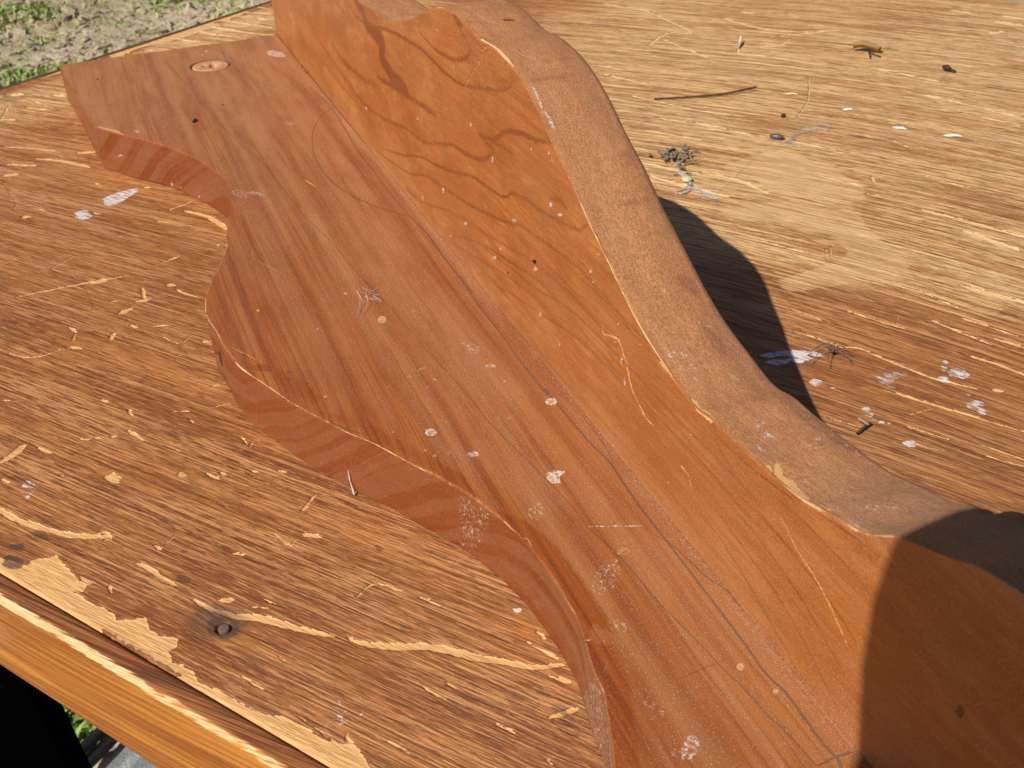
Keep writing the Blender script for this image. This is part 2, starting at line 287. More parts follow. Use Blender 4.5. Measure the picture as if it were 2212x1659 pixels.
['dark','P',0.65,21,24,0,0,[21530,2809,21528,2792,21510,2777,21477,2768,21438,2767,21399,2773,21368,2785,21352,2801,21353,2818,21372,2833,21405,2842,21444,2843,21483,2837,21514,2825]],
['dark','P',0.65,21,24,0,0,[21429,2655,21427,2645,21411,2636,21386,2630,21355,2629,21325,2632,21303,2639,21291,2649,21294,2659,21309,2668,21335,2673,21366,2675,21395,2671,21418,2664]],
['dark','P',0.65,20,24,0,0,[21708,2584,21706,2574,21694,2566,21673,2560,21647,2559,21622,2562,21602,2569,21592,2578,21594,2588,21607,2597,21628,2602,21654,2604,21679,2600,21698,2593]],
['dark','P',0.65,20,24,0,0,[21532,2416,21530,2409,21519,2403,21501,2399,21479,2398,21459,2400,21443,2404,21435,2410,21437,2417,21448,2423,21467,2427,21488,2428,21509,2426,21524,2422]],
['dark','P',0.65,20,24,0,0,[21622,2565,21618,2560,21604,2555,21582,2552,21556,2550,21532,2551,21514,2555,21505,2560,21509,2565,21523,2570,21546,2574,21571,2575,21596,2574,21614,2570]],
['dark','P',0.65,21,25,0,0,[21574,2991,21571,2987,21558,2984,21539,2982,21517,2981,21496,2982,21481,2984,21475,2987,21478,2991,21491,2994,21510,2996,21532,2997,21553,2996,21568,2994]],
['dark','P',0.65,18,21,0,0,[22662,1922,22658,1910,22637,1899,22604,1891,22566,1888,22529,1891,22501,1898,22488,1909,22492,1921,22512,1932,22545,1940,22584,1943,22621,1940,22649,1933]],
['dark','P',0.65,18,21,0,0,[22847,2041,22838,2030,22805,2019,22755,2011,22697,2007,22643,2008,22604,2013,22587,2023,22595,2034,22629,2045,22679,2054,22737,2058,22791,2056,22830,2051]],
['dark','P',0.65,18,21,0,0,[23344,2001,23337,1994,23311,1986,23272,1980,23228,1977,23187,1977,23157,1981,23144,1987,23152,1995,23178,2002,23217,2008,23261,2012,23302,2011,23332,2008]],
['dark','P',0.65,17,20,0,0,[23545,1903,23538,1894,23513,1885,23475,1879,23432,1875,23392,1876,23362,1880,23350,1888,23356,1897,23382,1906,23420,1912,23463,1916,23504,1915,23533,1910]],
['dark','P',0.65,18,21,0,0,[23905,2388,23898,2378,23873,2370,23835,2364,23792,2361,23751,2363,23722,2368,23710,2376,23717,2385,23742,2394,23780,2400,23824,2403,23864,2401,23893,2396]],
['dark','P',0.65,17,20,0,0,[24251,2108,24244,2100,24220,2091,24184,2085,24142,2082,24104,2083,24076,2088,24064,2095,24071,2104,24095,2113,24132,2119,24174,2122,24212,2121,24240,2116]],
['dark','P',0.65,16,19,0,0,[24562,1921,24554,1906,24523,1893,24477,1883,24423,1879,24373,1881,24336,1889,24321,1902,24329,1916,24360,1929,24407,1939,24461,1943,24511,1941,24547,1933]],
['dark','P',0.65,16,18,0,0,[24816,1820,24807,1803,24773,1788,24722,1777,24663,1772,24608,1774,24568,1784,24551,1798,24560,1815,24594,1830,24646,1842,24705,1847,24760,1844,24799,1835]],
['dark','P',0.65,15,18,0,0,[24985,1731,24975,1717,24941,1704,24891,1693,24833,1688,24780,1689,24741,1696,24725,1708,24735,1722,24769,1735,24820,1746,24878,1751,24931,1749,24969,1742]],
['dark','P',0.65,18,21,0,0,[23747,2339,23733,2330,23690,2320,23625,2312,23552,2308,23484,2307,23436,2311,23416,2319,23430,2329,23474,2339,23540,2347,23613,2351,23681,2351,23728,2347]],
['dark','P',0.65,15,18,0,0,[23747,580,23735,571,23696,560,23638,550,23572,542,23511,537,23467,537,23450,543,23462,551,23502,562,23561,573,23627,581,23687,585,23730,585]],
['dark','P',0.65,15,18,0,0,[23414,541,23412,536,23400,530,23383,526,23363,523,23344,523,23330,525,23324,529,23327,535,23338,540,23355,544,23375,547,23394,547,23408,545]],
['dark','P',0.65,15,18,0,0,[24540,1216,24537,1211,24526,1206,24509,1202,24490,1200,24472,1200,24459,1203,24453,1207,24456,1212,24467,1217,24484,1221,24503,1223,24521,1223,24534,1220]],
['dark','P',0.65,15,17,0,0,[24200,692,24198,688,24191,685,24180,682,24167,680,24155,680,24146,682,24142,685,24144,688,24151,692,24162,695,24175,696,24187,696,24196,695]],
['dark','P',0.65,19,22,0,0,[21973,1994,21966,1982,21934,1970,21885,1961,21828,1957,21774,1958,21734,1965,21715,1976,21723,1989,21755,2001,21804,2010,21862,2014,21916,2012,21955,2005]],
['dark','P',0.65,18,21,0,0,[23212,2059,23197,2051,23147,2041,23074,2033,22991,2027,22915,2025,22861,2027,22839,2033,22855,2042,22905,2052,22979,2060,23063,2066,23138,2068,23191,2066]],
['dark','P',0.65,15,18,0,0,[24928,1623,24921,1612,24899,1602,24866,1594,24828,1590,24792,1592,24766,1598,24755,1607,24761,1618,24783,1628,24817,1636,24856,1639,24891,1638,24917,1632]],
['dark','P',0.65,15,18,0,0,[24776,1664,24773,1653,24759,1643,24737,1637,24711,1635,24686,1637,24668,1644,24660,1653,24663,1664,24677,1674,24700,1680,24725,1683,24750,1680,24768,1673]],
['dark','P',0.65,15,18,0,0,[25056,1624,25048,1615,25022,1607,24983,1600,24938,1596,24897,1595,24868,1599,24857,1606,24865,1614,24891,1623,24931,1630,24975,1634,25016,1634,25044,1630]],
['dark','P',0.5,27,33,0,0,[15188,5190,15180,5179,15142,5168,15082,5161,15010,5158,14942,5159,14890,5166,14865,5175,14873,5187,14911,5197,14972,5204,15044,5208,15112,5206,15164,5199]],
['dark','P',0.5,26,31,0,0,[16044,4778,16043,4769,16025,4761,15994,4755,15957,4753,15920,4755,15891,4760,15876,4769,15877,4778,15895,4786,15926,4792,15964,4794,16000,4792,16029,4786]],
['dark','P',0.5,25,30,0,0,[16343,4618,16338,4607,16308,4596,16259,4588,16201,4585,16144,4586,16101,4592,16080,4602,16085,4613,16115,4624,16164,4632,16223,4635,16280,4634,16323,4628]],
['dark','P',0.5,25,30,0,0,[15817,4126,15822,4112,15812,4099,15791,4091,15761,4089,15730,4093,15702,4103,15684,4116,15680,4131,15689,4143,15710,4151,15740,4153,15772,4149,15799,4139]],
['dark','P',0.5,20,24,0,0,[17696,2316,17694,2308,17676,2298,17646,2291,17609,2286,17573,2286,17545,2289,17530,2296,17532,2305,17550,2314,17581,2321,17618,2326,17654,2327,17682,2323]],
['dark','P',0.5,20,24,0,0,[18458,2501,18455,2494,18437,2486,18407,2479,18371,2475,18337,2474,18311,2476,18298,2482,18302,2489,18320,2497,18350,2504,18386,2508,18420,2509,18446,2506]],
['dark','P',0.5,19,23,0,0,[19512,2885,19501,2874,19459,2862,19396,2851,19322,2843,19252,2839,19201,2840,19179,2847,19190,2858,19232,2870,19296,2881,19371,2890,19440,2893,19490,2892]],
['dark','P',0.5,19,23,0,0,[19501,2704,19498,2697,19480,2689,19452,2683,19418,2679,19386,2678,19361,2681,19349,2686,19353,2693,19371,2701,19399,2707,19433,2711,19465,2712,19490,2709]],
['dark','P',0.5,27,33,0,0,[15062,5179,15051,5172,15011,5165,14948,5159,14876,5156,14808,5156,14759,5159,14738,5164,14749,5171,14790,5178,14853,5184,14925,5187,14992,5187,15041,5184]],
['dark','P',0.5,22,27,0,0,[15233,1954,15227,1947,15197,1938,15149,1929,15093,1922,15040,1918,15001,1919,14982,1923,14989,1930,15019,1940,15067,1948,15123,1955,15176,1959,15215,1959]],
['dark','P',0.5,20,24,0,0,[16316,1327,16319,1309,16296,1291,16252,1276,16195,1268,16136,1267,16087,1275,16058,1290,16055,1308,16078,1327,16123,1342,16180,1350,16239,1350,16288,1342]],
['dark','P',0.5,21,25,0,0,[17497,2366,17479,2358,17420,2346,17332,2333,17231,2321,17138,2312,17072,2309,17045,2311,17063,2319,17123,2331,17212,2344,17313,2356,17405,2365,17471,2368]],
['dark','P',0.5,25,30,0,0,[16042,4140,16042,4130,16026,4120,15997,4113,15961,4111,15924,4113,15895,4119,15878,4128,15878,4139,15895,4149,15924,4156,15961,4158,15997,4156,16026,4150]],
['dark','P',0.5,25,30,0,0,[16590,4559,16585,4552,16562,4545,16526,4540,16482,4537,16441,4538,16410,4541,16395,4547,16400,4554,16423,4561,16460,4567,16503,4569,16545,4569,16575,4565]],
['dark','P',0.5,24,29,0,0,[16337,4090,16338,4076,16320,4063,16286,4054,16243,4051,16200,4054,16164,4063,16144,4076,16142,4090,16161,4103,16195,4112,16238,4115,16282,4112,16317,4103]],
['dark','P',0.5,90,90,0,0,[1561,12002,1624,11917,1609,11816,1520,11719,1374,11644,1200,11607,1031,11614,901,11665,836,11749,850,11851,940,11950,1088,12026,1264,12063,1433,12055]],
['dark','P',0.5,91,91,0,0,[983,11858,1075,11774,1115,11690,1097,11623,1024,11585,910,11584,777,11621,651,11688,557,11772,515,11857,533,11926,608,11964,724,11964,858,11926]],
['dark','P',0.5,130,130,0,0,[-152,22496,-79,22373,-89,22244,-178,22133,-330,22063,-515,22046,-697,22087,-840,22178,-915,22301,-907,22433,-817,22545,-662,22616,-475,22632,-293,22589]],
['dark','P',0.5,131,131,0,0,[-4551,19854,-4551,19854,-4551,19853,-4550,19853,-4551,19853,-4551,19853,-4551,19853,-4552,19854,-4552,19854,-4552,19854,-4552,19854,-4552,19855,-4552,19854,-4552,19854]],
['dark','P',0.5,121,121,0,0,[-45,20124,21,20013,5,19891,-91,19782,-247,19708,-433,19683,-614,19712,-752,19790,-822,19901,-807,20025,-710,20135,-552,20210,-363,20234,-182,20204]],
['dark','P',0.5,111,111,0,0,[115,17289,128,17228,63,17142,-66,17049,-235,16967,-410,16912,-558,16895,-648,16919,-662,16981,-598,17067,-467,17161,-297,17243,-121,17298,26,17315]],
['dark','P',0.5,52,52,0,0,[20650,18442,20640,18373,20566,18311,20442,18270,20293,18256,20148,18273,20035,18318,19977,18382,19987,18452,20062,18514,20187,18556,20338,18569,20483,18551,20595,18505]],
['dark','P',0.5,59,59,0,0,[17057,18847,17050,18794,16984,18747,16872,18715,16735,18704,16601,18717,16496,18751,16441,18799,16447,18852,16514,18900,16628,18932,16766,18942,16900,18929,17004,18895]],
['dark','P',0.5,59,59,0,0,[17212,19122,17209,19075,17162,19034,17079,19007,16977,18999,16875,19012,16794,19044,16750,19088,16752,19135,16799,19177,16883,19204,16987,19211,17089,19197,17169,19165]],
['dark','P',0.5,52,52,0,0,[22093,19430,22094,19382,22069,19341,22023,19316,21965,19312,21907,19329,21859,19364,21833,19411,21832,19460,21857,19501,21904,19526,21962,19530,22020,19512,22067,19477]],
['dark','P',0.5,24,24,0,0,[26448,8135,26438,8114,26401,8092,26345,8071,26281,8057,26222,8052,26179,8057,26161,8071,26171,8092,26209,8115,26265,8135,26329,8150,26388,8155,26431,8149]],
['dark','P',0.5,23,23,0,0,[27580,8457,27560,8437,27500,8410,27412,8383,27313,8361,27222,8349,27157,8347,27133,8359,27152,8379,27213,8406,27302,8433,27402,8455,27492,8468,27556,8469]],
['dark','P',0.5,23,23,0,0,[27820,8432,27804,8412,27754,8388,27681,8364,27598,8346,27522,8336,27469,8337,27448,8349,27464,8369,27514,8393,27589,8417,27672,8435,27747,8445,27800,8443]],
['dark','P',0.5,27,27,0,0,[26408,9668,26399,9643,26365,9619,26313,9599,26253,9588,26197,9587,26156,9597,26138,9617,26147,9641,26182,9666,26234,9686,26294,9698,26350,9698,26391,9687]],
['dark','P',0.5,27,27,0,0,[25022,9170,25019,9152,25000,9134,24969,9120,24933,9113,24899,9114,24873,9123,24861,9138,24864,9157,24883,9175,24914,9189,24950,9195,24984,9194,25010,9185]],
['dark','P',0.5,25,25,0,0,[26097,8456,26093,8444,26080,8433,26059,8423,26034,8418,26011,8418,25994,8423,25986,8432,25989,8444,26002,8456,26024,8466,26048,8471,26072,8471,26089,8466]],
['dark','P',0.5,32,32,0,0,[26663,12612,26662,12568,26647,12531,26620,12508,26587,12504,26554,12519,26528,12551,26514,12593,26514,12638,26530,12675,26557,12698,26590,12702,26623,12687,26649,12654]],
['dark','L',0.5,23,30,18,1,[20282,17701,20393,16578,20461,15510,20478,14151,20539,13754]],
['dark','L',0.25,106,106,69,1,[21833,22104,22024,21324,22127,19972,22303,18909]],
['orange','P',0.9,27,27,0,0,[25860,9411,25842,9373,25777,9332,25679,9298,25565,9276,25459,9271,25381,9284,25347,9312,25365,9351,25430,9392,25530,9427,25645,9449,25751,9453,25827,9440]],
['orange','P',0.5,37,28,0,0,[25078,9325,25075,9273,25036,9211,24970,9151,24889,9104,24810,9079,24747,9082,24714,9112,24717,9164,24755,9226,24822,9287,24903,9335,24983,9359,25046,9356]],
['orange','P',0.5,32,12,0,0,[27791,9003,27786,8959,27756,8908,27708,8861,27650,8827,27594,8812,27552,8820,27531,8849,27535,8893,27565,8944,27614,8991,27672,9026,27728,9040,27771,9032]],
['orange','P',0.35,75,30,0,0,[27837,7750,27784,7671,27626,7610,27392,7579,27125,7585,26877,7627,26697,7697,26625,7783,26678,7866,26846,7928,27092,7958,27364,7949,27608,7904,27775,7833]],
['orange','P',0.7,49,18,0,0,[23984,2636,23964,2588,23901,2558,23806,2554,23696,2577,23594,2621,23520,2679,23489,2739,23508,2789,23573,2819,23672,2822,23783,2798,23884,2753,23956,2695]],
]
MARKS['A'] = [
['pencil_gapshade','L',0.6,5,5,9,0,[-15631,3156,-13673,2982,-11072,2718,-8588,2460,-6606,2150,-4072,1980,-2600,1783,-915,1639,-150,1560,-939,1621,-34,1522,979,1428,1846,1350,2707,1249,3661,1191,4387,1085,5019,992,5590,918,6002,904,6359,835,6665,789,7060,759,7382,739,7702,690,8034,639,8205,618,8392,602,8745,535,9043,514,9282,465,9562,434,9714,422]],
['pencil_gapshade','L',0.8,7,6,15,0,[-11355,206,-9389,103,-6968,229,-5308,263,-3218,250,-2258,182,-689,211,215,195,-392,195,509,246,1590,248,2557,272,3355,260,3219,232,3691,229,4533,207,5043,156,5490,185,5951,209,6429,209,7351,219,7783,224,8257,234,8631,252,8948,211,9249,221,9536,231,9729,216,9828,237]],
['pencil_gapshade','L',0.75,5,5,9,1,[6422,298,6624,206,6890,153,7300,93,7494,14,7756,1,7964,-22]],
['pencil_gapshade','L',0.75,11,7,15,0,[-9590,54,-9121,438,-8318,798,-7380,1032,-6342,1165,-5416,1144,-4592,999,-3851,740,-3314,444,-3020,236]],
['pencil_gapshade','L',0.6,5,4,7,1,[8380,1033,8348,523]],
['pencil_gapshade','L',0.8,4,3,14,1,[9727,414,9709,219,9720,42]],
['pencil_gapshade','L',0.45,19,15,33,1,[-12331,5266,-12312,4662]],
['pencil_gapshade','L',0.4,18,14,30,1,[-10778,4569,-10653,4254,-10669,3829,-10690,2942]],
['pencil_gapshade','L',0.35,17,13,10,1,[-10745,3821,-9758,3720,-7818,3532]],
['pencil_gapshade','L',0.35,17,14,15,1,[-11544,4410,-10669,3829,-9784,3184,-8856,2554]],
['pencil_gapshade','L',0.35,21,17,30,1,[-15427,3179,-14005,3047,-12849,2878]],
['pencil_gapshade','L',0.5,19,15,8,1,[-14422,5455,-12476,5379,-11025,5271]],
['pencil_gapshade','L',0.3,19,15,31,1,[-10864,221,-10224,227,-9587,192]],
['pencil_gapshade','L',0.5,4,3,10,1,[9249,494,9263,418]],
['pencil_gapshade','L',0.5,4,3,4,1,[8352,1591,8353,1491]],
['pencil_gapshade','L',0.45,7,5,8,1,[4271,35,4761,69,5207,140]],
['pencil_gapshade','L',0.5,6,5,8,1,[5343,1087,5901,1018]],
['pencil_gapshade','L',0.4,7,5,7,1,[4009,986,4658,1008]],
['spot','P',1,6,6,0,0,[3569,1889,3600,1907,3618,1936,3620,1969,3606,2000,3578,2024,3542,2035,3504,2031,3473,2013,3454,1984,3452,1951,3467,1919,3495,1895,3532,1885]],
['spotc','P',0.7,6,6,0,0,[3554,1921,3570,1930,3579,1946,3579,1964,3571,1981,3556,1994,3538,2001,3519,1999,3503,1990,3495,1974,3494,1956,3502,1939,3517,1926,3536,1919]],
['spot','P',0.9,5,5,0,0,[4235,1555,4257,1571,4270,1596,4269,1626,4256,1655,4233,1677,4205,1688,4176,1685,4153,1669,4141,1644,4141,1614,4154,1585,4177,1563,4206,1552]],
['spotc','P',0.63,5,5,0,0,[4222,1584,4233,1593,4239,1606,4238,1623,4231,1638,4218,1651,4204,1657,4189,1656,4178,1648,4172,1634,4173,1618,4180,1602,4192,1589,4207,1583]],
['spot','P',1,6,6,0,0,[3566,211,3598,234,3617,266,3619,302,3604,335,3575,357,3538,365,3499,357,3467,335,3447,303,3445,266,3460,234,3489,211,3527,203]],
['spotc','P',0.7,6,6,0,0,[3551,244,3567,256,3576,273,3576,292,3568,310,3553,323,3534,328,3514,324,3498,313,3489,296,3489,276,3497,258,3512,246,3531,241]],
['spot','P',0.6,7,7,0,0,[2388,634,2410,651,2421,677,2420,708,2406,739,2382,762,2353,773,2325,771,2303,755,2292,728,2294,697,2308,666,2332,643,2360,632]],
['spotc','P',0.42,7,7,0,0,[2374,665,2385,674,2390,688,2389,705,2381,721,2368,734,2354,741,2339,740,2329,732,2323,718,2325,700,2333,684,2345,671,2360,664]],
['spot','P',1,7,8,0,0,[4923,951,4918,832,4992,711,5057,822,5172,861,5144,964,5023,982]],
['spotc','L',0.5,3,3,13,1,[4990,886,4984,814,5051,878]],
['spot','P',0.45,27,27,0,0,[1873,658,1928,690,1963,737,1970,789,1948,835,1902,867,1840,879,1774,868,1718,836,1682,789,1675,737,1697,690,1744,657,1807,646]],
['spot','P',0.3,37,28,0,0,[1671,736,1698,755,1712,786,1711,824,1694,861,1664,889,1629,903,1594,900,1567,881,1552,850,1554,812,1571,775,1601,747,1636,733]],
['spot','P',0.5,5,4,0,0,[2275,2139,2289,2143,2302,2153,2310,2167,2313,2181,2310,2194,2301,2202,2288,2204,2274,2200,2261,2190,2253,2176,2250,2161,2253,2149,2262,2141]],
['spot','P',0.5,5,4,0,0,[2137,1790,2151,1795,2164,1806,2173,1820,2176,1835,2173,1848,2164,1856,2151,1858,2136,1853,2123,1842,2114,1828,2111,1813,2115,1800,2124,1792]],
['spot','P',0.5,5,4,0,0,[2506,1637,2520,1642,2533,1652,2541,1666,2544,1681,2541,1694,2532,1701,2519,1703,2505,1698,2493,1688,2485,1674,2482,1659,2485,1646,2494,1638]],
['spot','P',0.5,5,4,0,0,[2354,1484,2368,1489,2381,1500,2389,1514,2392,1529,2389,1542,2380,1550,2367,1552,2353,1547,2340,1536,2332,1522,2329,1507,2332,1494,2341,1486]],
['spot','P',0.5,5,4,0,0,[2010,1534,2024,1539,2038,1550,2047,1565,2050,1580,2046,1593,2037,1601,2024,1603,2009,1598,1996,1587,1987,1572,1984,1557,1987,1544,1996,1536]],
['spot','P',0.5,4,3,0,0,[4042,1852,4053,1856,4063,1865,4070,1878,4072,1891,4069,1903,4061,1910,4051,1912,4039,1908,4029,1898,4022,1886,4020,1872,4023,1861,4031,1853]],
['spot','P',0.5,4,3,0,0,[4034,2048,4046,2052,4056,2061,4062,2074,4064,2087,4061,2099,4054,2106,4043,2108,4032,2104,4021,2094,4015,2082,4013,2069,4016,2057,4023,2050]],
['spot','P',0.5,4,3,0,0,[4257,1971,4268,1975,4278,1985,4285,1997,4286,2010,4283,2022,4276,2029,4266,2031,4254,2026,4245,2017,4238,2005,4236,1992,4239,1980,4247,1973]],
['spot','P',0.5,4,3,0,0,[3868,2099,3879,2103,3890,2113,3897,2125,3899,2139,3895,2150,3888,2158,3877,2160,3865,2155,3855,2146,3848,2134,3846,2120,3849,2109,3857,2101]],
['spot','P',0.5,4,3,0,0,[3310,2378,3322,2382,3333,2391,3341,2404,3343,2417,3340,2429,3332,2437,3320,2439,3308,2435,3297,2426,3289,2413,3287,2399,3290,2388,3298,2380]],
['spot','P',0.5,5,4,0,0,[2800,628,2814,634,2826,645,2834,660,2837,675,2833,688,2825,696,2812,697,2799,691,2786,680,2778,665,2775,649,2779,637,2787,629]],
['spot','P',0.5,5,4,0,0,[2021,1598,2036,1603,2049,1614,2058,1629,2061,1644,2058,1657,2049,1665,2035,1667,2021,1662,2008,1651,1999,1636,1995,1621,1999,1608,2008,1600]],
['spot','P',0.5,5,4,0,0,[271,2630,288,2634,304,2645,315,2660,319,2675,316,2689,305,2698,290,2701,273,2696,257,2686,246,2671,241,2655,245,2642,255,2632]],
['spot','P',0.5,4,3,0,0,[3648,884,3661,889,3672,899,3679,913,3681,928,3678,940,3670,947,3658,948,3646,943,3635,933,3628,919,3626,904,3629,892,3637,885]],
['spot','P',0.5,6,5,0,0,[371,1163,389,1169,405,1182,416,1198,420,1214,417,1229,406,1237,390,1239,373,1233,357,1221,346,1205,341,1188,345,1174,356,1165]],
['tan','P',0.75,7,7,0,0,[452,1669,497,1689,527,1719,536,1751,522,1781,488,1801,441,1809,389,1802,344,1782,314,1753,304,1720,319,1690,353,1669,401,1662]],
['tan','P',1,8,8,0,0,[-634,2009,-617,2016,-606,2027,-603,2039,-609,2051,-621,2059,-639,2062,-658,2061,-675,2054,-686,2043,-689,2030,-683,2019,-670,2010,-653,2007]],
['tan','P',0.9,8,8,0,0,[-666,3386,-647,3393,-635,3404,-632,3416,-637,3429,-652,3438,-671,3443,-693,3442,-711,3436,-724,3425,-727,3413,-721,3400,-707,3390,-687,3386]],
['tan','P',0.8,6,6,0,0,[2154,2995,2164,2999,2170,3008,2171,3018,2167,3028,2158,3035,2146,3040,2134,3039,2123,3034,2117,3026,2116,3016,2121,3006,2130,2998,2142,2994]],
['tan','P',1,4,4,0,0,[8502,399,8517,413,8527,432,8528,452,8521,469,8506,480,8488,482,8469,475,8453,460,8444,441,8442,421,8450,404,8464,394,8483,392]],
['tan','P',0.9,3,3,0,0,[8887,264,8896,273,8900,287,8900,302,8894,315,8884,324,8873,327,8861,324,8853,314,8848,301,8849,286,8855,273,8865,263,8876,260]],
['tan','P',0.45,4,4,0,0,[6586,662,6608,682,6619,712,6618,747,6603,778,6579,802,6550,812,6522,806,6500,787,6488,757,6489,722,6504,690,6528,667,6557,657]],
['spot','P',0.35,13,13,0,0,[5646,1270,5685,1321,5694,1372,5673,1413,5625,1435,5560,1435,5490,1412,5428,1370,5388,1318,5378,1266,5400,1224,5449,1202,5515,1203,5586,1228]],
['spot','P',0.35,11,11,0,0,[6971,1007,7046,1108,7080,1200,7068,1266,7013,1293,6924,1277,6818,1219,6715,1130,6637,1026,6599,930,6610,861,6669,834,6762,854,6870,916]],
['spot','P',0.35,10,10,0,0,[7622,1206,7630,1231,7619,1261,7590,1289,7549,1310,7503,1320,7463,1317,7435,1301,7426,1276,7437,1246,7467,1217,7508,1196,7554,1186,7594,1190]],
['spot','P',0.6,9,9,0,0,[9187,1298,9220,1356,9233,1410,9224,1449,9194,1467,9149,1458,9097,1426,9049,1376,9015,1317,9001,1262,9011,1222,9042,1205,9088,1214,9140,1247]],
['spot','P',0.4,3,2,0,0,[9166,1467,9176,1487,9176,1507,9167,1523,9151,1533,9130,1533,9109,1525,9092,1509,9082,1490,9081,1469,9090,1453,9107,1443,9128,1443,9149,1451]],
['spot','P',0.25,9,9,0,0,[8695,1369,8699,1393,8681,1424,8645,1456,8598,1483,8548,1498,8506,1500,8480,1487,8475,1463,8493,1431,8530,1399,8578,1372,8628,1357,8669,1356]],
['spot','P',0.8,45,45,0,0,[-14217,177,-14125,229,-14110,312,-14176,410,-14309,504,-14485,575,-14669,611,-14824,602,-14920,550,-14936,466,-14869,365,-14732,270,-14553,199,-14370,166]],
['spot','P',0.55,28,28,0,0,[-5165,2435,-5141,2458,-5151,2504,-5194,2564,-5261,2626,-5339,2677,-5412,2708,-5467,2712,-5491,2688,-5480,2642,-5437,2581,-5369,2519,-5291,2468,-5218,2438]],
['spot','P',0.35,28,28,0,0,[-5277,2690,-5214,2726,-5198,2787,-5234,2862,-5312,2935,-5420,2992,-5535,3023,-5636,3020,-5701,2985,-5717,2923,-5681,2847,-5601,2773,-5491,2715,-5376,2686]],
['spot','P',0.6,12,8,0,0,[-10002,4304,-9965,4317,-9948,4339,-9957,4367,-9988,4394,-10037,4415,-10092,4427,-10145,4426,-10183,4414,-10199,4391,-10191,4364,-10159,4336,-10110,4315,-10054,4303]],
['spot','P',1,16,11,0,0,[-15666,2021,-15633,2030,-15612,2042,-15609,2055,-15623,2065,-15652,2071,-15691,2072,-15731,2067,-15765,2058,-15786,2046,-15789,2033,-15775,2023,-15745,2017,-15707,2016]],
['spot','P',1,16,11,0,0,[-15389,2166,-15368,2172,-15356,2180,-15355,2189,-15365,2197,-15385,2202,-15411,2203,-15437,2200,-15458,2194,-15470,2186,-15471,2177,-15460,2169,-15440,2164,-15415,2163]],
['spot','P',1,16,11,0,0,[-15801,2252,-15781,2257,-15770,2265,-15768,2273,-15778,2280,-15796,2284,-15819,2285,-15843,2282,-15863,2277,-15875,2269,-15876,2261,-15867,2255,-15848,2250,-15825,2249]],
['spot','P',1,16,12,0,0,[-16345,2153,-16323,2159,-16310,2168,-16309,2177,-16320,2185,-16341,2190,-16368,2191,-16395,2189,-16418,2182,-16431,2174,-16432,2164,-16421,2157,-16400,2151,-16373,2150]],
['spot','P',0.5,47,47,0,0,[-15935,2089,-15915,2100,-15915,2118,-15932,2142,-15965,2165,-16007,2184,-16048,2195,-16082,2195,-16102,2185,-16103,2166,-16085,2143,-16052,2119,-16010,2100,-15968,2090]],
['spot','P',0.8,16,12,0,0,[-16417,2408,-16400,2413,-16391,2419,-16389,2425,-16397,2430,-16411,2434,-16430,2434,-16450,2432,-16467,2428,-16476,2422,-16478,2416,-16470,2410,-16456,2407,-16436,2406]],
['spot','P',0.5,12,8,0,0,[-8853,1118,-8830,1133,-8828,1159,-8847,1190,-8885,1221,-8933,1245,-8982,1257,-9022,1255,-9046,1240,-9048,1214,-9028,1182,-8990,1152,-8942,1128,-8893,1116]],
['spot','L',0.8,4,7,11,1,[6027,896,6056,810,6105,713,6161,560,6215,446,6255,335]],
['spot','L',0.7,8,20,33,1,[4741,2028,4881,1964,5098,1886,5348,1802,5509,1753]],
['spot','P',0.1,26,34,0,0,[-10329,4858,-9978,4681,-10002,4815,-10377,5060]],
['tan','L',1,17,26,75,1,[-10778,5171,-10396,4922,-9978,4681]],
['tan','L',0.8,14,14,8,1,[-12074,5341,-11217,5335,-10513,5324]],
['tan','L',0.6,9,9,9,1,[-3298,2940,-2823,3123,-2566,3155,-2322,3064,-1988,2912,-1685,2813]],
['tan','L',0.5,7,7,18,1,[297,3972,529,3829,806,3698]],
['tan','L',0.8,5,5,7,1,[5890,1661,5944,1605,6126,1622]],
['tan','L',0.9,4,4,9,1,[7440,1622,7572,1647,7594,1596]],
['tan','L',0.5,4,4,7,1,[7865,1610,7920,1585,8037,1675]],
['tan','L',0.7,11,11,21,1,[-5568,1585,-5162,1486]],
['hole','P',1,11,11,0,0,[-15300,1595,-15279,1601,-15265,1611,-15261,1623,-15267,1635,-15283,1644,-15305,1648,-15328,1647,-15349,1641,-15363,1631,-15367,1619,-15361,1608,-15345,1599,-15323,1594]],
['hole','P',1,11,11,0,0,[-15698,1736,-15683,1740,-15673,1747,-15669,1754,-15673,1761,-15684,1766,-15699,1769,-15716,1768,-15731,1764,-15741,1757,-15745,1750,-15741,1743,-15730,1738,-15715,1735]],
['hole','P',1,9,9,0,0,[-10995,2286,-10974,2292,-10960,2302,-10956,2314,-10962,2326,-10978,2335,-10999,2339,-11023,2338,-11044,2332,-11058,2322,-11062,2310,-11056,2299,-11040,2290,-11019,2285]],
['hole','P',1,10,10,0,0,[-14554,4851,-14523,4857,-14502,4868,-14494,4883,-14503,4899,-14525,4912,-14557,4920,-14592,4921,-14623,4916,-14644,4904,-14651,4889,-14643,4874,-14620,4860,-14589,4852]],
['hole','P',1,10,10,0,0,[-12489,-32,-12456,-21,-12432,-6,-12424,9,-12431,23,-12453,32,-12486,35,-12523,30,-12557,19,-12580,4,-12589,-12,-12582,-26,-12559,-35,-12526,-37]],
['hole','P',1,10,10,0,0,[-13014,-18,-12987,-9,-12968,4,-12961,17,-12967,29,-12986,37,-13013,40,-13044,36,-13071,27,-13091,15,-13098,1,-13091,-11,-13072,-19,-13045,-22]],
['pencil_gapshade','P',0.7,6,7,0,0,[1324,3285,1339,3292,1347,3305,1347,3323,1338,3340,1324,3354,1306,3363,1288,3363,1273,3356,1265,3342,1265,3325,1273,3307,1288,3293,1306,3285]],
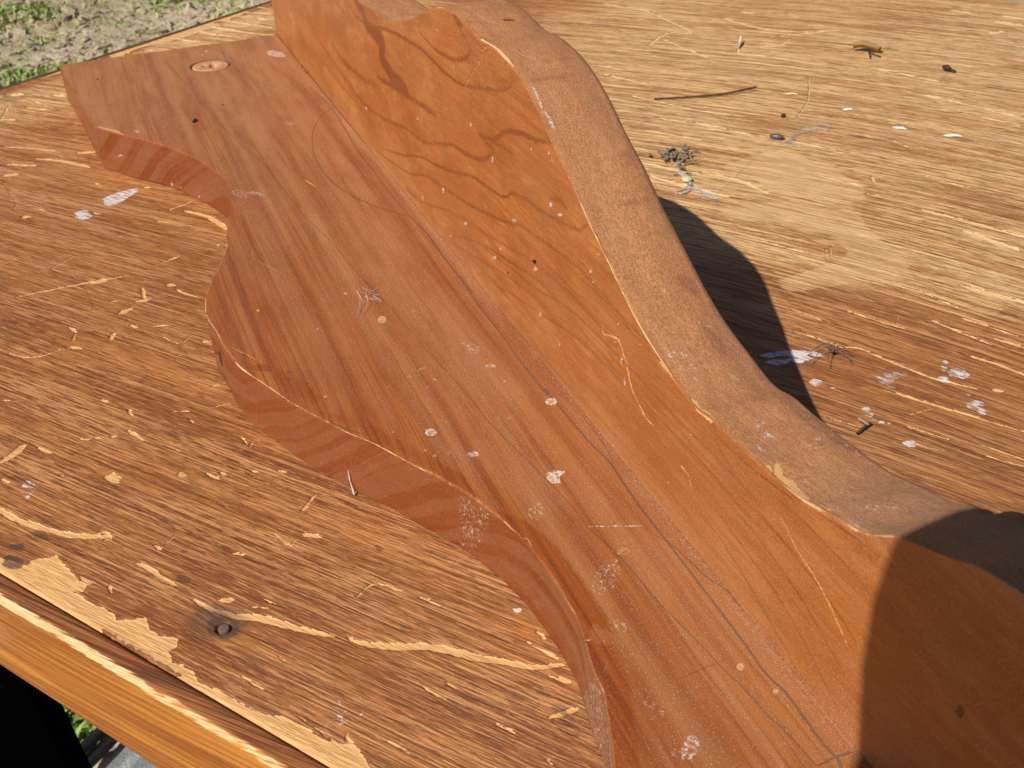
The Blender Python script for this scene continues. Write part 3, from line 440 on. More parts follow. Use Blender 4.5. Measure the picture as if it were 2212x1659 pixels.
['pencil_gapshade','P',0.7,6,7,0,0,[1502,3342,1515,3348,1522,3358,1523,3370,1518,3382,1506,3392,1492,3397,1476,3397,1464,3391,1456,3381,1455,3369,1460,3357,1472,3347,1487,3342]],
['pencil_gapshade','P',0.7,6,7,0,0,[1181,3514,1191,3524,1191,3545,1184,3574,1170,3605,1151,3632,1132,3649,1117,3654,1107,3644,1106,3623,1114,3594,1128,3563,1147,3536,1166,3519]],
['deep','P',0.9,18,18,0,0,[1088,3547,1123,3569,1138,3614,1131,3673,1102,3735,1058,3788,1006,3821,958,3827,922,3806,907,3761,914,3701,943,3638,988,3585,1040,3553]],
['deep','P',0.6,51,25,0,0,[2220,3089,2238,3148,2162,3238,2007,3342,1800,3441,1581,3514,1393,3548,1276,3532,1256,3471,1337,3377,1502,3269,1715,3170,1933,3100,2112,3072]],
['deep','P',0.9,29,17,0,0,[5349,1743,5643,1502,6185,1359,6757,1328,7329,1319,7602,1361,7405,1481,7565,1662,7058,1593,6374,1574,5834,1619]],
['deep','P',0.55,29,14,0,0,[7611,1665,7757,1436,8188,1476,9135,1857,9130,2042,8451,1840,7976,1714]],
['deep','P',0.6,45,22,0,0,[2504,3131,3227,2716,4127,2280,5123,1828,4589,1861,3725,2271,2865,2739]],
['pencil_gapshade','L',0.6,7,7,19,1,[2730,3112,3063,2886,3246,2721]],
['tan','P',0.35,115,69,0,0,[-14967,1423,-14817,1474,-14724,1563,-14706,1672,-14765,1780,-14891,1867,-15059,1915,-15237,1914,-15390,1865,-15487,1776,-15507,1665,-15446,1555,-15316,1467,-15145,1421]],
]
MARKS['B'] = [
['fig','L',1,30,20,27,1,[-2356,4522,-2226,4430,-1934,4379,-1257,4352,-601,4418,-58,4559,221,4740,81,4867,-152,4947,-378,5085]],
['fig','L',1,44,30,154,1,[-6462,4020,-5927,3919,-5733,3711,-5189,3696,-4682,3642,-4915,3372,-4626,3269,-4092,3165,-3477,3198,-3255,3158]],
['fig','L',0.94,40,28,57,1,[-5478,2969,-5099,2887,-4146,3009,-3279,3083,-2356,3187,-1724,3216]],
['fig','L',1,34,23,32,1,[-7137,3878,-6318,3686,-4305,3973,-3194,4089,-2304,4149,-1600,4129,-851,4090,-218,4149,633,4333,1555,4583,1779,4736]],
['fig','L',0.81,53,37,53,1,[-8964,2589,-8507,2453,-7679,2421,-6547,2487,-5315,2678]],
['fig','L',1,46,32,24,1,[-10836,2309,-9387,2141,-6785,1939,-4974,2135,-3737,2377,-2652,2499,-1850,2698]],
['fig','L',1,31,21,36,1,[-1950,2715,-1518,2809,-893,3003,-331,3068,295,3193,774,3404,912,3552,597,3562,358,3594]],
['fig','L',1,26,18,34,1,[358,3594,931,3695,1491,4000,2063,4154,2591,4238,3028,4358]],
['fig','L',0.68,28,19,28,1,[846,3645,1314,3731,1680,3759]],
['fig','L',1,29,20,26,1,[-5375,1416,-3921,1797,-2743,2168,-1403,2433,-210,2751,495,2872,1222,2953,1619,3163,2055,3260,2729,3333,3292,3428,3816,3542,4091,3732]],
['fig','L',1,29,20,20,1,[-6207,1133,-5000,1305,-3629,1541,-2596,1880,-1486,2063,-298,2252,769,2486,1571,2692,1873,2787,2438,2881,3578,3022,4148,3020,4681,2993,5185,2893]],
['fig','L',0.74,33,23,19,1,[-5130,934,-2995,1249,-1799,1590,-642,1881,286,2032,1134,2203,2269,2431,3569,2553,4426,2550]],
['fig','L',0.81,27,19,17,1,[-1456,1264,160,1782,1506,2056,2669,2263,3564,2269,3921,2228]],
['fig','L',0.68,32,22,18,1,[-2398,904,-263,1393,1075,1699,2231,1902,3049,1888]],
['fig','L',0.68,32,22,20,1,[-657,1288,1038,1387,2196,1415]],
['fig','L',0.61,56,39,25,1,[-12673,1774,-10742,1790,-8174,1741,-5982,1699]],
['fig','L',0.94,29,20,70,1,[-456,5122,-301,5048,-55,5023]],
['fig','L',0.68,24,16,40,1,[2932,3599,3240,3693,3476,3683]],
['fig','L',0.72,21,8,17,1,[100,1746,1405,1944,2417,2082,3325,2286,3981,2362,4684,2388,5330,2411,6091,2395,6741,2420,7435,2448,7917,2428]],
['fig','L',0.72,23,9,15,1,[829,1380,2063,1657,3139,1899,3980,2055,4692,2094,5347,2082,6117,2081]],
['fig','L',0.48,26,10,21,1,[188,723,1303,975,2217,1039,3171,1110,4087,1180,5202,1275]],
['fig','L',0.72,18,7,15,1,[3879,2931,4479,2956,5170,2956,5723,2956,6317,2915,6800,2856]],
['fig','L',0.6,22,9,17,1,[2756,2614,3665,2657,4385,2718]],
['fig','L',0.84,14,6,12,1,[6890,2695,7399,2705,7866,2752,8428,2851]],
['fig','L',0.6,16,6,18,1,[7017,2798,7108,2619,7324,2524,7597,2454]],
['fig','L',0.6,16,6,15,1,[5987,2165,6578,2197,7300,2195,7836,2146]],
['fig','L',0.54,19,8,17,1,[4715,1221,5389,1295,6262,1343,6975,1334]],
['fig','L',0.84,13,5,12,1,[7935,2884,8279,2904,8805,2975]],
['fig','L',0.6,8,5,14,1,[8225,2700,8619,2741,8952,2731,9353,2724,9531,2683]],
['fig','L',0.96,8,5,11,1,[8535,2930,8899,2993,9275,3079,9537,3105]],
['fig','L',0.66,9,5,16,1,[7906,2346,8344,2316,8809,2258,9202,2184,9495,2076]],
['fig','L',0.54,9,6,18,1,[7659,2078,8179,2025,8619,1936,9048,1785,9410,1637]],
['fig','L',0.54,9,6,20,1,[7204,1814,7828,1737,8410,1629,8833,1478,9250,1264,9525,1092]],
['fig','L',0.54,10,6,21,1,[6731,1590,7238,1540,7723,1436,8310,1239,8780,1061,9209,851]],
['bare','L',0.66,7,11,9,1,[8225,2549,8365,2487,8538,2377,8748,2321,8931,2249,9091,2160,9200,2086,9307,2012,9465,1911]],
['bare','L',0.35,7,10,5,1,[8912,2699,9150,2857,9340,2977]],
['bare','L',0.59,11,16,18,1,[4485,2600,4512,2491,4867,2608,5009,2518,5129,2392,5229,2183,5438,2064,5619,1980,5833,1994]],
['bare','L',0.42,12,17,16,1,[4486,2576,4773,2606,4536,2480]],
['bare','L',0.56,10,15,13,1,[6416,1874,6614,1844,6684,1726]],
['bare','L',0.35,13,18,22,1,[3876,2511,3902,2423]],
['bare','L',0.63,15,21,11,1,[1257,5052,798,4925,611,4706,65,4313,-336,3985]],
['bare','L',0.49,16,23,10,1,[449,4419,80,3919]],
['bare','L',0.49,17,24,24,1,[-608,4388,-655,4158]],
['bare','L',0.56,20,29,29,1,[-3273,4199,-3288,4083]],
['bare','L',0.49,20,29,27,1,[-3135,3843,-3014,3760]],
['bare','L',0.49,16,23,10,1,[-229,4983,-385,4837]],
['bare','L',0.49,17,25,16,1,[-1365,4692,-1260,4658]],
['bare','L',0.35,14,20,11,1,[1742,4366,1931,4190]],
['bare','L',0.24,13,19,25,1,[1701,4637,1926,4499]],
['bare','L',0.24,14,21,17,1,[1615,3118,2036,3027,2846,3136]],
['bare','L',0.42,16,23,7,1,[1568,1348,1723,1514]],
['bare','L',0.42,29,42,6,1,[-8669,2137,-8111,2389]],
['bare','L',0.32,16,22,4,1,[1140,1567,1809,2070]],
['bare','L',0.32,14,20,4,1,[2565,1638,3057,2100]],
['bare','L',0.8,7,17,25,1,[5892,2871,6170,2851,6552,2813,6982,2798]],
['bare','L',1,7,17,53,1,[6552,2813,6736,2795,6982,2798]],
['bare','L',0.8,6,16,15,1,[7014,2818,7215,2840]],
['bare','L',1,5,14,46,1,[8070,2957,8239,2975,8403,2993,8615,3010]],
['bare','L',0.9,5,12,21,1,[8661,3044,9021,3140,9247,3201]],
['spot','P',0.85,6,5,0,0,[-417,1889,-429,1866,-457,1841,-494,1817,-535,1801,-570,1794,-593,1799,-598,1814,-586,1837,-557,1863,-519,1886,-479,1903,-444,1909,-422,1904]],
['spot','P',0.85,7,5,0,0,[-1296,1296,-1304,1280,-1322,1262,-1346,1246,-1371,1236,-1392,1232,-1405,1237,-1408,1248,-1399,1264,-1382,1282,-1358,1297,-1333,1308,-1312,1311,-1299,1307]],
['spot','P',0.85,5,4,0,0,[932,3416,925,3388,911,3363,893,3345,874,3339,859,3345,851,3362,850,3387,858,3415,872,3440,890,3457,908,3464,923,3458,932,3440]],
['spot','P',0.85,4,3,0,0,[2988,4208,2985,4191,2976,4175,2965,4164,2952,4159,2942,4163,2935,4174,2933,4189,2936,4207,2945,4223,2956,4234,2968,4238,2979,4234,2986,4224]],
['spot','P',0.85,4,3,0,0,[2416,4064,2413,4052,2404,4041,2391,4033,2378,4028,2366,4028,2359,4034,2356,4043,2360,4055,2369,4066,2381,4075,2395,4079,2406,4079,2414,4073]],
['spot','P',0.85,4,3,0,0,[3042,3563,3036,3544,3021,3525,3001,3509,2978,3500,2958,3500,2945,3508,2941,3524,2947,3543,2961,3563,2982,3579,3004,3587,3024,3587,3037,3579]],
['spot','P',0.85,4,3,0,0,[3337,3538,3329,3523,3309,3506,3280,3489,3247,3476,3218,3469,3198,3470,3191,3479,3199,3493,3219,3511,3249,3528,3281,3541,3310,3547,3330,3546]],
['spot','P',0.85,7,5,0,0,[-1505,2021,-1518,1994,-1544,1966,-1578,1942,-1613,1929,-1642,1928,-1660,1940,-1662,1962,-1649,1989,-1622,2017,-1588,2040,-1553,2053,-1525,2054,-1507,2043]],
['spot','P',0.85,6,5,0,0,[858,1853,848,1830,824,1804,791,1782,756,1766,725,1760,705,1766,700,1782,710,1805,734,1830,767,1853,802,1869,833,1874,852,1868]],
['spot','P',0.85,6,4,0,0,[1077,2090,1072,2075,1060,2060,1044,2048,1027,2040,1012,2039,1003,2045,1001,2057,1006,2071,1018,2087,1034,2099,1051,2106,1066,2107,1075,2101]],
['spot','P',0.85,6,4,0,0,[83,3643,75,3626,58,3610,35,3596,11,3589,-9,3588,-22,3595,-25,3609,-17,3625,0,3642,23,3656,47,3663,67,3663,80,3656]],
['spot','P',0.85,4,3,0,0,[3076,4151,3073,4143,3065,4134,3054,4127,3041,4122,3031,4122,3023,4125,3021,4132,3024,4141,3032,4150,3043,4157,3055,4161,3066,4162,3073,4158]],
['spot','P',0.85,4,3,0,0,[4180,3165,4177,3150,4168,3135,4155,3123,4140,3116,4127,3116,4118,3122,4114,3134,4118,3149,4127,3164,4140,3176,4154,3183,4168,3183,4177,3177]],
['spot','P',0.85,4,3,0,0,[4416,3487,4413,3476,4405,3464,4392,3454,4379,3448,4366,3447,4357,3451,4354,3459,4357,3470,4365,3482,4378,3492,4392,3498,4404,3499,4413,3495]],
['spot','P',0.85,4,3,0,0,[4273,3066,4271,3053,4263,3041,4252,3031,4240,3025,4229,3025,4222,3030,4219,3040,4222,3053,4229,3065,4240,3075,4252,3081,4263,3081,4270,3076]],
['spot','P',0.85,7,6,0,0,[-2735,2842,-2742,2834,-2757,2824,-2777,2815,-2799,2808,-2818,2805,-2830,2806,-2833,2811,-2827,2819,-2812,2829,-2791,2838,-2769,2845,-2750,2848,-2738,2847]],
['spot','P',0.85,5,4,0,0,[1746,2817,1737,2800,1715,2781,1683,2763,1649,2749,1619,2742,1599,2744,1592,2754,1601,2771,1624,2790,1655,2808,1689,2822,1719,2829,1739,2827]],
['spot','P',0.85,9,7,0,0,[-6433,1922,-6446,1904,-6468,1886,-6495,1872,-6523,1864,-6544,1863,-6555,1871,-6555,1886,-6542,1903,-6519,1921,-6492,1936,-6465,1944,-6444,1944,-6432,1936]],
['spot','P',0.85,8,6,0,0,[-2848,1363,-2860,1338,-2883,1314,-2911,1294,-2940,1283,-2964,1282,-2977,1293,-2977,1313,-2965,1337,-2942,1361,-2913,1381,-2885,1392,-2861,1393,-2848,1382]],
['spot','P',0.85,5,4,0,0,[2573,1765,2568,1743,2557,1721,2542,1705,2526,1696,2512,1698,2504,1710,2501,1729,2506,1751,2517,1773,2532,1789,2548,1797,2562,1795,2570,1784]],
['spot','P',0.8,6,5,0,0,[867,1860,858,1839,836,1816,806,1795,774,1781,746,1776,728,1781,723,1795,733,1816,755,1839,785,1860,816,1874,844,1879,862,1874]],
['spot','P',0.8,6,4,0,0,[1079,2090,1074,2077,1065,2063,1052,2053,1038,2047,1026,2046,1019,2052,1017,2063,1022,2076,1032,2089,1045,2100,1058,2106,1070,2106,1077,2100]],
['spot','P',0.8,4,3,0,0,[4183,3180,4181,3168,4174,3157,4164,3148,4153,3143,4143,3143,4136,3148,4133,3157,4136,3168,4143,3179,4153,3188,4164,3193,4174,3194,4180,3189]],
['spot','P',0.8,4,3,0,0,[4263,3064,4260,3051,4252,3039,4240,3028,4227,3022,4215,3021,4207,3026,4204,3036,4207,3049,4215,3062,4227,3072,4240,3078,4252,3079,4260,3074]],
['spot','P',0.8,4,3,0,0,[4400,3035,4398,3019,4393,3004,4385,2994,4377,2990,4369,2993,4363,3002,4361,3017,4363,3033,4368,3048,4376,3058,4384,3062,4392,3059,4398,3049]],
['spot','P',0.8,4,3,0,0,[4850,2551,4848,2537,4840,2523,4829,2512,4817,2505,4806,2505,4798,2510,4794,2521,4797,2535,4804,2549,4815,2561,4828,2567,4839,2568,4847,2562]],
['spot','P',0.8,4,3,0,0,[4919,2830,4917,2820,4911,2809,4902,2801,4892,2795,4883,2795,4876,2799,4874,2807,4876,2817,4882,2827,4891,2836,4901,2841,4910,2842,4916,2838]],
['spot','P',0.8,5,4,0,0,[3213,1644,3210,1629,3203,1615,3193,1604,3182,1598,3173,1599,3166,1606,3164,1618,3167,1633,3174,1647,3184,1658,3195,1664,3204,1663,3211,1656]],
['spot','P',0.8,4,3,0,0,[5116,2165,5115,2133,5110,2104,5101,2085,5091,2079,5081,2087,5074,2109,5071,2139,5071,2172,5077,2200,5085,2220,5095,2225,5105,2217,5112,2195]],
['spot','P',0.8,4,3,0,0,[5023,2405,5020,2383,5012,2361,5000,2345,4986,2337,4973,2339,4963,2350,4959,2369,4962,2392,4970,2413,4982,2430,4996,2437,5009,2435,5019,2424]],
['spot','P',0.8,4,3,0,0,[4845,1062,4843,1049,4836,1035,4826,1024,4815,1016,4805,1015,4798,1020,4796,1030,4798,1043,4804,1057,4814,1068,4825,1076,4835,1077,4842,1072]],
['spot','P',0.8,3,2,0,0,[6638,2410,6637,2403,6630,2394,6621,2385,6610,2378,6600,2374,6593,2374,6589,2378,6591,2385,6598,2394,6607,2403,6618,2410,6628,2414,6635,2414]],
['spot','P',0.8,3,3,0,0,[5466,2861,5463,2855,5455,2847,5444,2838,5431,2831,5419,2827,5411,2827,5407,2830,5410,2836,5418,2844,5430,2853,5442,2860,5454,2864,5462,2865]],
['spot','P',0.8,4,3,0,0,[6229,1484,6228,1477,6223,1469,6215,1461,6206,1455,6198,1452,6193,1452,6190,1456,6192,1462,6197,1470,6204,1478,6213,1484,6221,1488,6227,1487]],
['hole','P',1,5,4,0,0,[2432,2490,2423,2473,2399,2452,2364,2431,2326,2413,2292,2403,2269,2403,2261,2413,2270,2430,2295,2451,2330,2472,2368,2490,2402,2499,2425,2499]],
['hole','P',0.8,6,4,0,0,[1346,1819,1342,1807,1330,1794,1315,1782,1298,1775,1284,1772,1274,1776,1272,1784,1277,1796,1288,1809,1303,1821,1320,1828,1334,1831,1344,1827]],
['bare','P',0.6,5,4,0,0,[2475,2413,2464,2391,2436,2365,2395,2339,2351,2318,2311,2308,2284,2309,2275,2321,2287,2343,2315,2370,2356,2396,2401,2416,2440,2427,2466,2425]],
['hole','P',0.45,8,6,0,0,[10660,2515,10664,2488,10659,2459,10649,2434,10634,2417,10618,2413,10603,2422,10593,2442,10590,2470,10595,2499,10605,2524,10620,2540,10636,2544,10651,2535]],
['hole','P',0.5,5,3,0,0,[2598,2418,2596,2413,2591,2407,2584,2402,2577,2399,2571,2398,2566,2399,2565,2403,2567,2408,2572,2414,2578,2419,2586,2423,2592,2424,2596,2422]],
]
MARKS['BT'] = [
['dark','P',0.5,34,27,0,0,[2168,778,2186,738,2198,638,2202,498,2199,346,2187,213,2171,124,2152,97,2134,136,2122,234,2117,372,2121,524,2132,659,2149,750]],
['dark','P',0.5,28,22,0,0,[3972,997,3987,965,3997,884,4001,770,3998,647,3989,539,3976,466,3961,444,3947,475,3936,554,3932,667,3935,790,3943,900,3957,974]],
['dark','P',0.5,30,24,0,0,[3585,1063,3619,993,3622,914,3593,840,3539,786,3461,767,3381,783,3314,831,3275,903,3271,984,3303,1057,3365,1108,3444,1127,3525,1109]],
['dark','P',0.3,35,28,0,0,[2300,1203,2316,1139,2282,1070,2202,1008,2092,966,1962,958,1804,1000,1699,1061,1671,1131,1726,1193,1851,1235,2013,1253,2132,1266,2234,1248]],
['dark','P',0.9,29,23,0,0,[6553,960,6563,924,6550,890,6516,864,6468,853,6415,858,6367,879,6334,911,6324,948,6337,983,6372,1008,6420,1019,6474,1013,6521,992]],
['dark','P',0.9,34,27,0,0,[6981,1067,7059,1002,7112,934,7131,875,7112,837,7059,826,6981,846,6885,899,6796,970,6734,1045,6711,1108,6733,1146,6796,1151,6885,1123]],
['dark','P',0.8,31,24,0,0,[7593,978,7599,929,7549,885,7452,855,7326,845,7193,856,7082,889,7015,935,7007,986,7060,1032,7163,1062,7294,1070,7425,1056,7531,1023]],
['dark','P',0.45,30,24,0,0,[6076,704,6061,673,5993,644,5883,623,5752,614,5626,620,5541,632,5503,657,5516,691,5576,728,5686,751,5818,758,5942,752,6033,733]],
['dark','P',0.5,27,22,0,0,[5198,845,5204,801,5178,757,5126,721,5063,697,4998,691,4943,707,4910,739,4904,783,4928,829,4976,868,5039,893,5104,897,5162,879]],
['dark','P',0.7,30,24,0,0,[7783,896,7768,856,7673,817,7515,785,7321,769,7129,770,6978,790,6893,831,6911,873,7022,909,7192,940,7390,955,7576,951,7715,930]],
['dark','P',0.7,29,23,0,0,[8340,973,8325,939,8238,902,8096,868,7922,843,7756,829,7630,830,7568,851,7584,888,7674,931,7819,973,7994,998,8160,1005,8282,996]],
['dark','P',0.6,30,24,0,0,[9112,1103,9100,1072,9018,1044,8882,1021,8725,998,8568,988,8444,995,8387,1012,8396,1049,8475,1091,8613,1124,8773,1147,8925,1153,9050,1131]],
['dark','L',0.35,5,10,4,1,[2005,23,2022,442,2017,933]],
['dark','L',0.35,5,10,4,1,[2050,4,2067,422,2062,912]],
['dark','L',0.35,5,10,4,1,[2094,-14,2112,403,2108,891]],
['dark','L',0.35,5,10,4,1,[2138,-33,2156,383,2153,870]],
['dark','L',0.35,5,10,4,1,[2182,-51,2200,364,2197,850]],
['dark','L',0.35,5,10,4,1,[2226,-69,2244,345,2242,829]],
['dark','L',0.35,4,8,4,1,[3824,351,3844,650,3868,975]],
['dark','L',0.35,4,8,4,1,[3858,336,3877,633,3902,959]],
['dark','L',0.35,4,8,4,1,[3891,320,3911,617,3935,942]],
['dark','L',0.35,4,8,4,1,[3924,304,3944,601,3969,925]],
['dark','L',0.3,8,16,5,1,[945,452,571,775]],
['dark','L',0.3,9,18,6,1,[1086,396,716,716]],
['dark','L',0.3,9,17,6,1,[1226,340,862,656]],
['dark','L',0.3,9,17,6,1,[1345,292,1006,597]],
['dark','L',0.3,9,17,5,1,[1428,258,1147,539]],
['dark','L',0.3,9,17,5,1,[1510,224,1286,482]],
['dark','L',0.3,7,13,5,1,[1592,191,1381,442]],
['dark','L',0.3,7,13,5,1,[1673,158,1465,407]],
['dark','L',0.3,7,13,5,1,[1753,126,1547,373]],
['hole','P',0.8,10,15,0,0,[152,698,173,681,184,652,183,617,170,583,148,557,120,543,94,545,73,562,61,591,62,626,76,660,98,686,125,700]],
['spot','L',0.9,5,6,18,1,[2259,87,2426,81,2589,63]],
['spot','L',0.75,4,11,21,1,[2644,52,2704,91,2835,98,2916,114]],
['spot','P',0.45,8,8,0,0,[5933,233,5949,202,5945,164,5922,129,5885,101,5839,87,5795,90,5761,109,5745,140,5748,178,5772,214,5810,242,5856,255,5899,252]],
['spot','P',0.5,8,8,0,0,[6182,294,6189,277,6184,257,6167,236,6143,219,6115,210,6090,210,6072,218,6066,235,6071,256,6087,277,6111,294,6139,303,6164,303]],
['spot','P',0.4,8,8,0,0,[5970,284,5982,264,5985,243,5977,224,5960,212,5937,208,5913,214,5892,228,5880,247,5877,269,5885,287,5902,300,5925,304,5949,298]],
['spot','P',0.35,8,8,0,0,[5659,759,5661,745,5648,724,5623,700,5591,677,5563,657,5540,648,5527,650,5526,664,5537,686,5558,713,5585,739,5616,756,5643,763]],
['spot','P',0.5,9,9,0,0,[5675,767,5680,756,5678,742,5669,729,5655,719,5638,714,5622,715,5610,722,5605,733,5607,747,5616,760,5630,770,5647,775,5663,774]],
['spot','P',0.4,8,8,0,0,[6440,651,6441,641,6434,627,6418,611,6397,597,6376,588,6358,585,6347,588,6345,599,6352,613,6368,628,6389,642,6410,652,6429,655]],
['spot','P',0.4,9,9,0,0,[7301,403,7324,372,7331,343,7321,322,7297,314,7262,319,7224,336,7190,363,7167,395,7159,424,7169,445,7194,454,7229,448,7268,430]],
['spot','P',0.5,8,8,0,0,[7519,342,7532,321,7532,301,7518,285,7494,276,7465,277,7435,286,7411,304,7398,325,7399,345,7412,362,7437,370,7466,369,7496,359]],
['spot','P',0.5,8,8,0,0,[7689,172,7695,156,7686,137,7664,121,7633,109,7599,104,7569,108,7549,119,7542,136,7551,154,7574,171,7605,183,7639,187,7669,183]],
['spot','P',0.5,8,8,0,0,[6306,229,6310,221,6309,211,6302,201,6292,194,6280,191,6268,192,6259,197,6255,205,6256,215,6263,225,6273,232,6285,235,6297,234]],
['spot','P',0.35,10,10,0,0,[6693,625,6694,616,6682,605,6659,595,6629,589,6598,586,6580,583,6570,586,6569,595,6577,608,6593,623,6622,631,6653,633,6678,631]],
['spot','P',0.9,8,8,0,0,[7759,732,7763,724,7761,715,7754,708,7742,704,7729,704,7716,708,7706,715,7702,723,7704,732,7711,739,7723,743,7736,743,7749,739]],
['spot','P',0.8,8,8,0,0,[7735,905,7740,896,7740,888,7735,881,7725,878,7714,879,7702,884,7693,891,7688,900,7688,908,7694,914,7703,917,7715,917,7726,912]],
['spot','P',0.35,8,8,0,0,[5111,517,5116,502,5111,481,5097,457,5078,435,5056,420,5036,415,5023,420,5018,435,5023,456,5037,480,5056,502,5078,517,5098,522]],
['spot','P',0.4,8,8,0,0,[7534,372,7538,361,7530,348,7513,336,7489,328,7463,324,7441,326,7426,334,7423,345,7430,358,7448,370,7472,379,7498,382,7520,380]],
['spot','P',0.45,8,8,0,0,[7904,612,7902,599,7879,582,7840,565,7794,549,7749,538,7713,536,7694,542,7695,555,7717,573,7755,592,7802,608,7847,618,7884,619]],
['spot','P',0.25,8,8,0,0,[5344,677,5351,661,5349,640,5337,619,5319,601,5297,591,5277,590,5261,598,5254,615,5256,635,5268,657,5286,674,5308,684,5328,685]],
['spot','P',0.4,8,11,0,0,[9117,547,9129,525,9127,499,9110,472,9082,451,9048,440,9015,441,8989,453,8976,475,8978,502,8995,529,9024,550,9059,561,9092,560]],
['spot','P',0.35,8,11,0,0,[9023,395,9037,374,9037,349,9024,325,8999,307,8969,298,8938,300,8913,312,8900,332,8900,357,8912,382,8936,401,8967,410,8998,408]],
['spot','P',0.5,8,11,0,0,[8294,228,8295,222,8293,212,8285,199,8276,185,8265,175,8255,169,8249,169,8247,175,8250,186,8257,199,8267,212,8278,223,8287,229]],
['spot','P',0.9,8,11,0,0,[7741,737,7747,729,7750,719,7748,709,7742,701,7733,696,7723,695,7713,699,7707,707,7705,717,7707,727,7713,736,7722,741,7732,742]],
['spot','P',0.3,8,11,0,0,[8129,903,8144,886,8151,867,8150,849,8139,836,8123,830,8102,833,8083,844,8068,861,8061,880,8062,899,8073,912,8090,918,8110,915]],
['spot','P',0.4,8,11,0,0,[7958,905,7961,897,7960,884,7953,870,7942,857,7930,847,7919,842,7910,844,7906,852,7908,865,7915,879,7925,892,7937,902,7949,907]],
['spot','P',0.25,15,15,0,0,[8458,-719,8475,-744,8471,-776,8446,-809,8407,-837,8369,-860,8332,-868,8303,-861,8289,-838,8293,-805,8313,-768,8346,-735,8384,-712,8423,-706]],
['spot','P',0.3,17,17,0,0,[9248,111,9265,78,9256,40,9222,4,9169,-23,9108,-35,9050,-30,9007,-9,8988,24,8997,63,9033,100,9088,126,9149,138,9207,132]],
['bare','L',1,6,20,25,1,[6526,37,6695,23,6982,-2]],
['bare','L',1,5,17,57,1,[7892,-9,7968,37]],
['bare','L',1,5,16,46,1,[7921,144,8113,55,8309,54,8545,37]],
['bare','L',1,5,17,43,1,[8714,5,8827,47]],
['bare','L',0.7,11,22,18,1,[-196,-4,511,26,1282,16,1667,0]],
]
MARKS['AE'] = [
['hole','P',0.9,16,25,0,0,[-327,497,-337,437,-375,370,-405,328,-447,304,-480,310,-496,346,-488,407,-468,473,-440,533,-1593,-94,-365,599,-332,593,-318,557]],
['spot','P',0.9,11,11,0,0,[-8849,111,-8852,87,-8885,57,-8894,45,-8915,39,-8931,45,-8936,63,-8935,87,-8916,117,-8899,141,-8874,159,-8853,165,-8853,153,-8848,135]],
['spot','P',0.7,6,6,0,0,[-10087,491,-10097,473,-10137,449,-10162,437,-10208,425,-10238,425,-10247,437,-10260,449,-10233,473,-10210,491,-10167,509,-10138,515,-10108,515,-10082,509]],
['spot','P',0.6,12,12,0,0,[-9178,1052,-9195,1040,-9222,1028,-9261,1016,-9312,1004,-9353,997,-9380,997,-9388,1004,-9371,1016,-9344,1028,-9305,1040,-9254,1052,-9213,1058,-9186,1058]],
['spot','P',0.9,11,11,0,0,[-7892,129,-7895,105,-7912,81,-7919,69,-7937,63,-7935,75,-7937,93,-7934,117,-7915,147,-7914,165,-7892,183,-7889,183,-7876,177,-7874,159]],
['spot','P',0.8,11,11,0,0,[-8528,129,-8536,111,-8553,93,-8571,81,-8592,75,-8614,75,-8618,87,-8613,105,-8605,123,-8587,141,-8569,153,-8548,159,-8541,153,-8522,147]],
['spot','P',0.6,4,4,0,0,[4817,744,4819,738,4811,726,4807,720,4798,714,4792,714,4790,720,4787,726,4792,738,4792,744,4804,756,4806,756,4819,762,4821,756]],
['spot','P',0.6,5,5,0,0,[4919,503,4921,497,4913,485,4909,479,4900,473,4894,473,4892,479,4889,485,4894,497,4894,503,4906,515,4908,515,4914,515,4922,515]],
['spot','P',0.6,4,4,0,0,[5064,762,5059,750,5058,744,5047,732,5045,732,5039,732,5030,732,5034,744,5032,750,5040,762,5044,768,5053,774,5059,774,5061,768]],
['spot','P',0.6,4,4,0,0,[5162,931,5164,925,5156,913,5151,907,5142,901,5136,901,5135,907,5132,913,5137,925,5138,931,5150,943,5151,943,5157,943,5166,943]],
['spot','P',0.6,4,4,0,0,[4799,141,4795,129,4788,117,4784,111,4775,105,4769,105,4767,111,4764,117,4768,129,4775,141,4779,147,4788,153,4794,153,4796,147]],
['spot','P',0.6,4,4,0,0,[4973,370,4968,358,4961,346,4957,340,4948,334,4942,334,4940,340,4937,346,4942,358,4949,370,4953,376,4962,382,4968,382,4970,376]],
['spot','P',0.6,4,4,0,0,[4956,913,4951,901,4951,895,4939,883,4937,883,4931,883,4922,883,4926,895,4924,901,4932,913,4937,919,4946,925,4952,925,4954,919]],
['spot','P',0.6,4,4,0,0,[5179,726,5174,714,5173,708,5162,696,5160,696,5155,696,5146,696,5150,708,5148,714,5155,726,5160,732,5169,738,5174,738,5176,732]],
['spot','P',0.3,52,43,0,0,[4729,937,5063,925,5307,919,4999,159,4739,-16]],
['spot','P',0.35,27,18,0,0,[7965,913,8126,955,8461,901,8808,973,9004,847,8298,-100,7911,3,7558,195]],
]
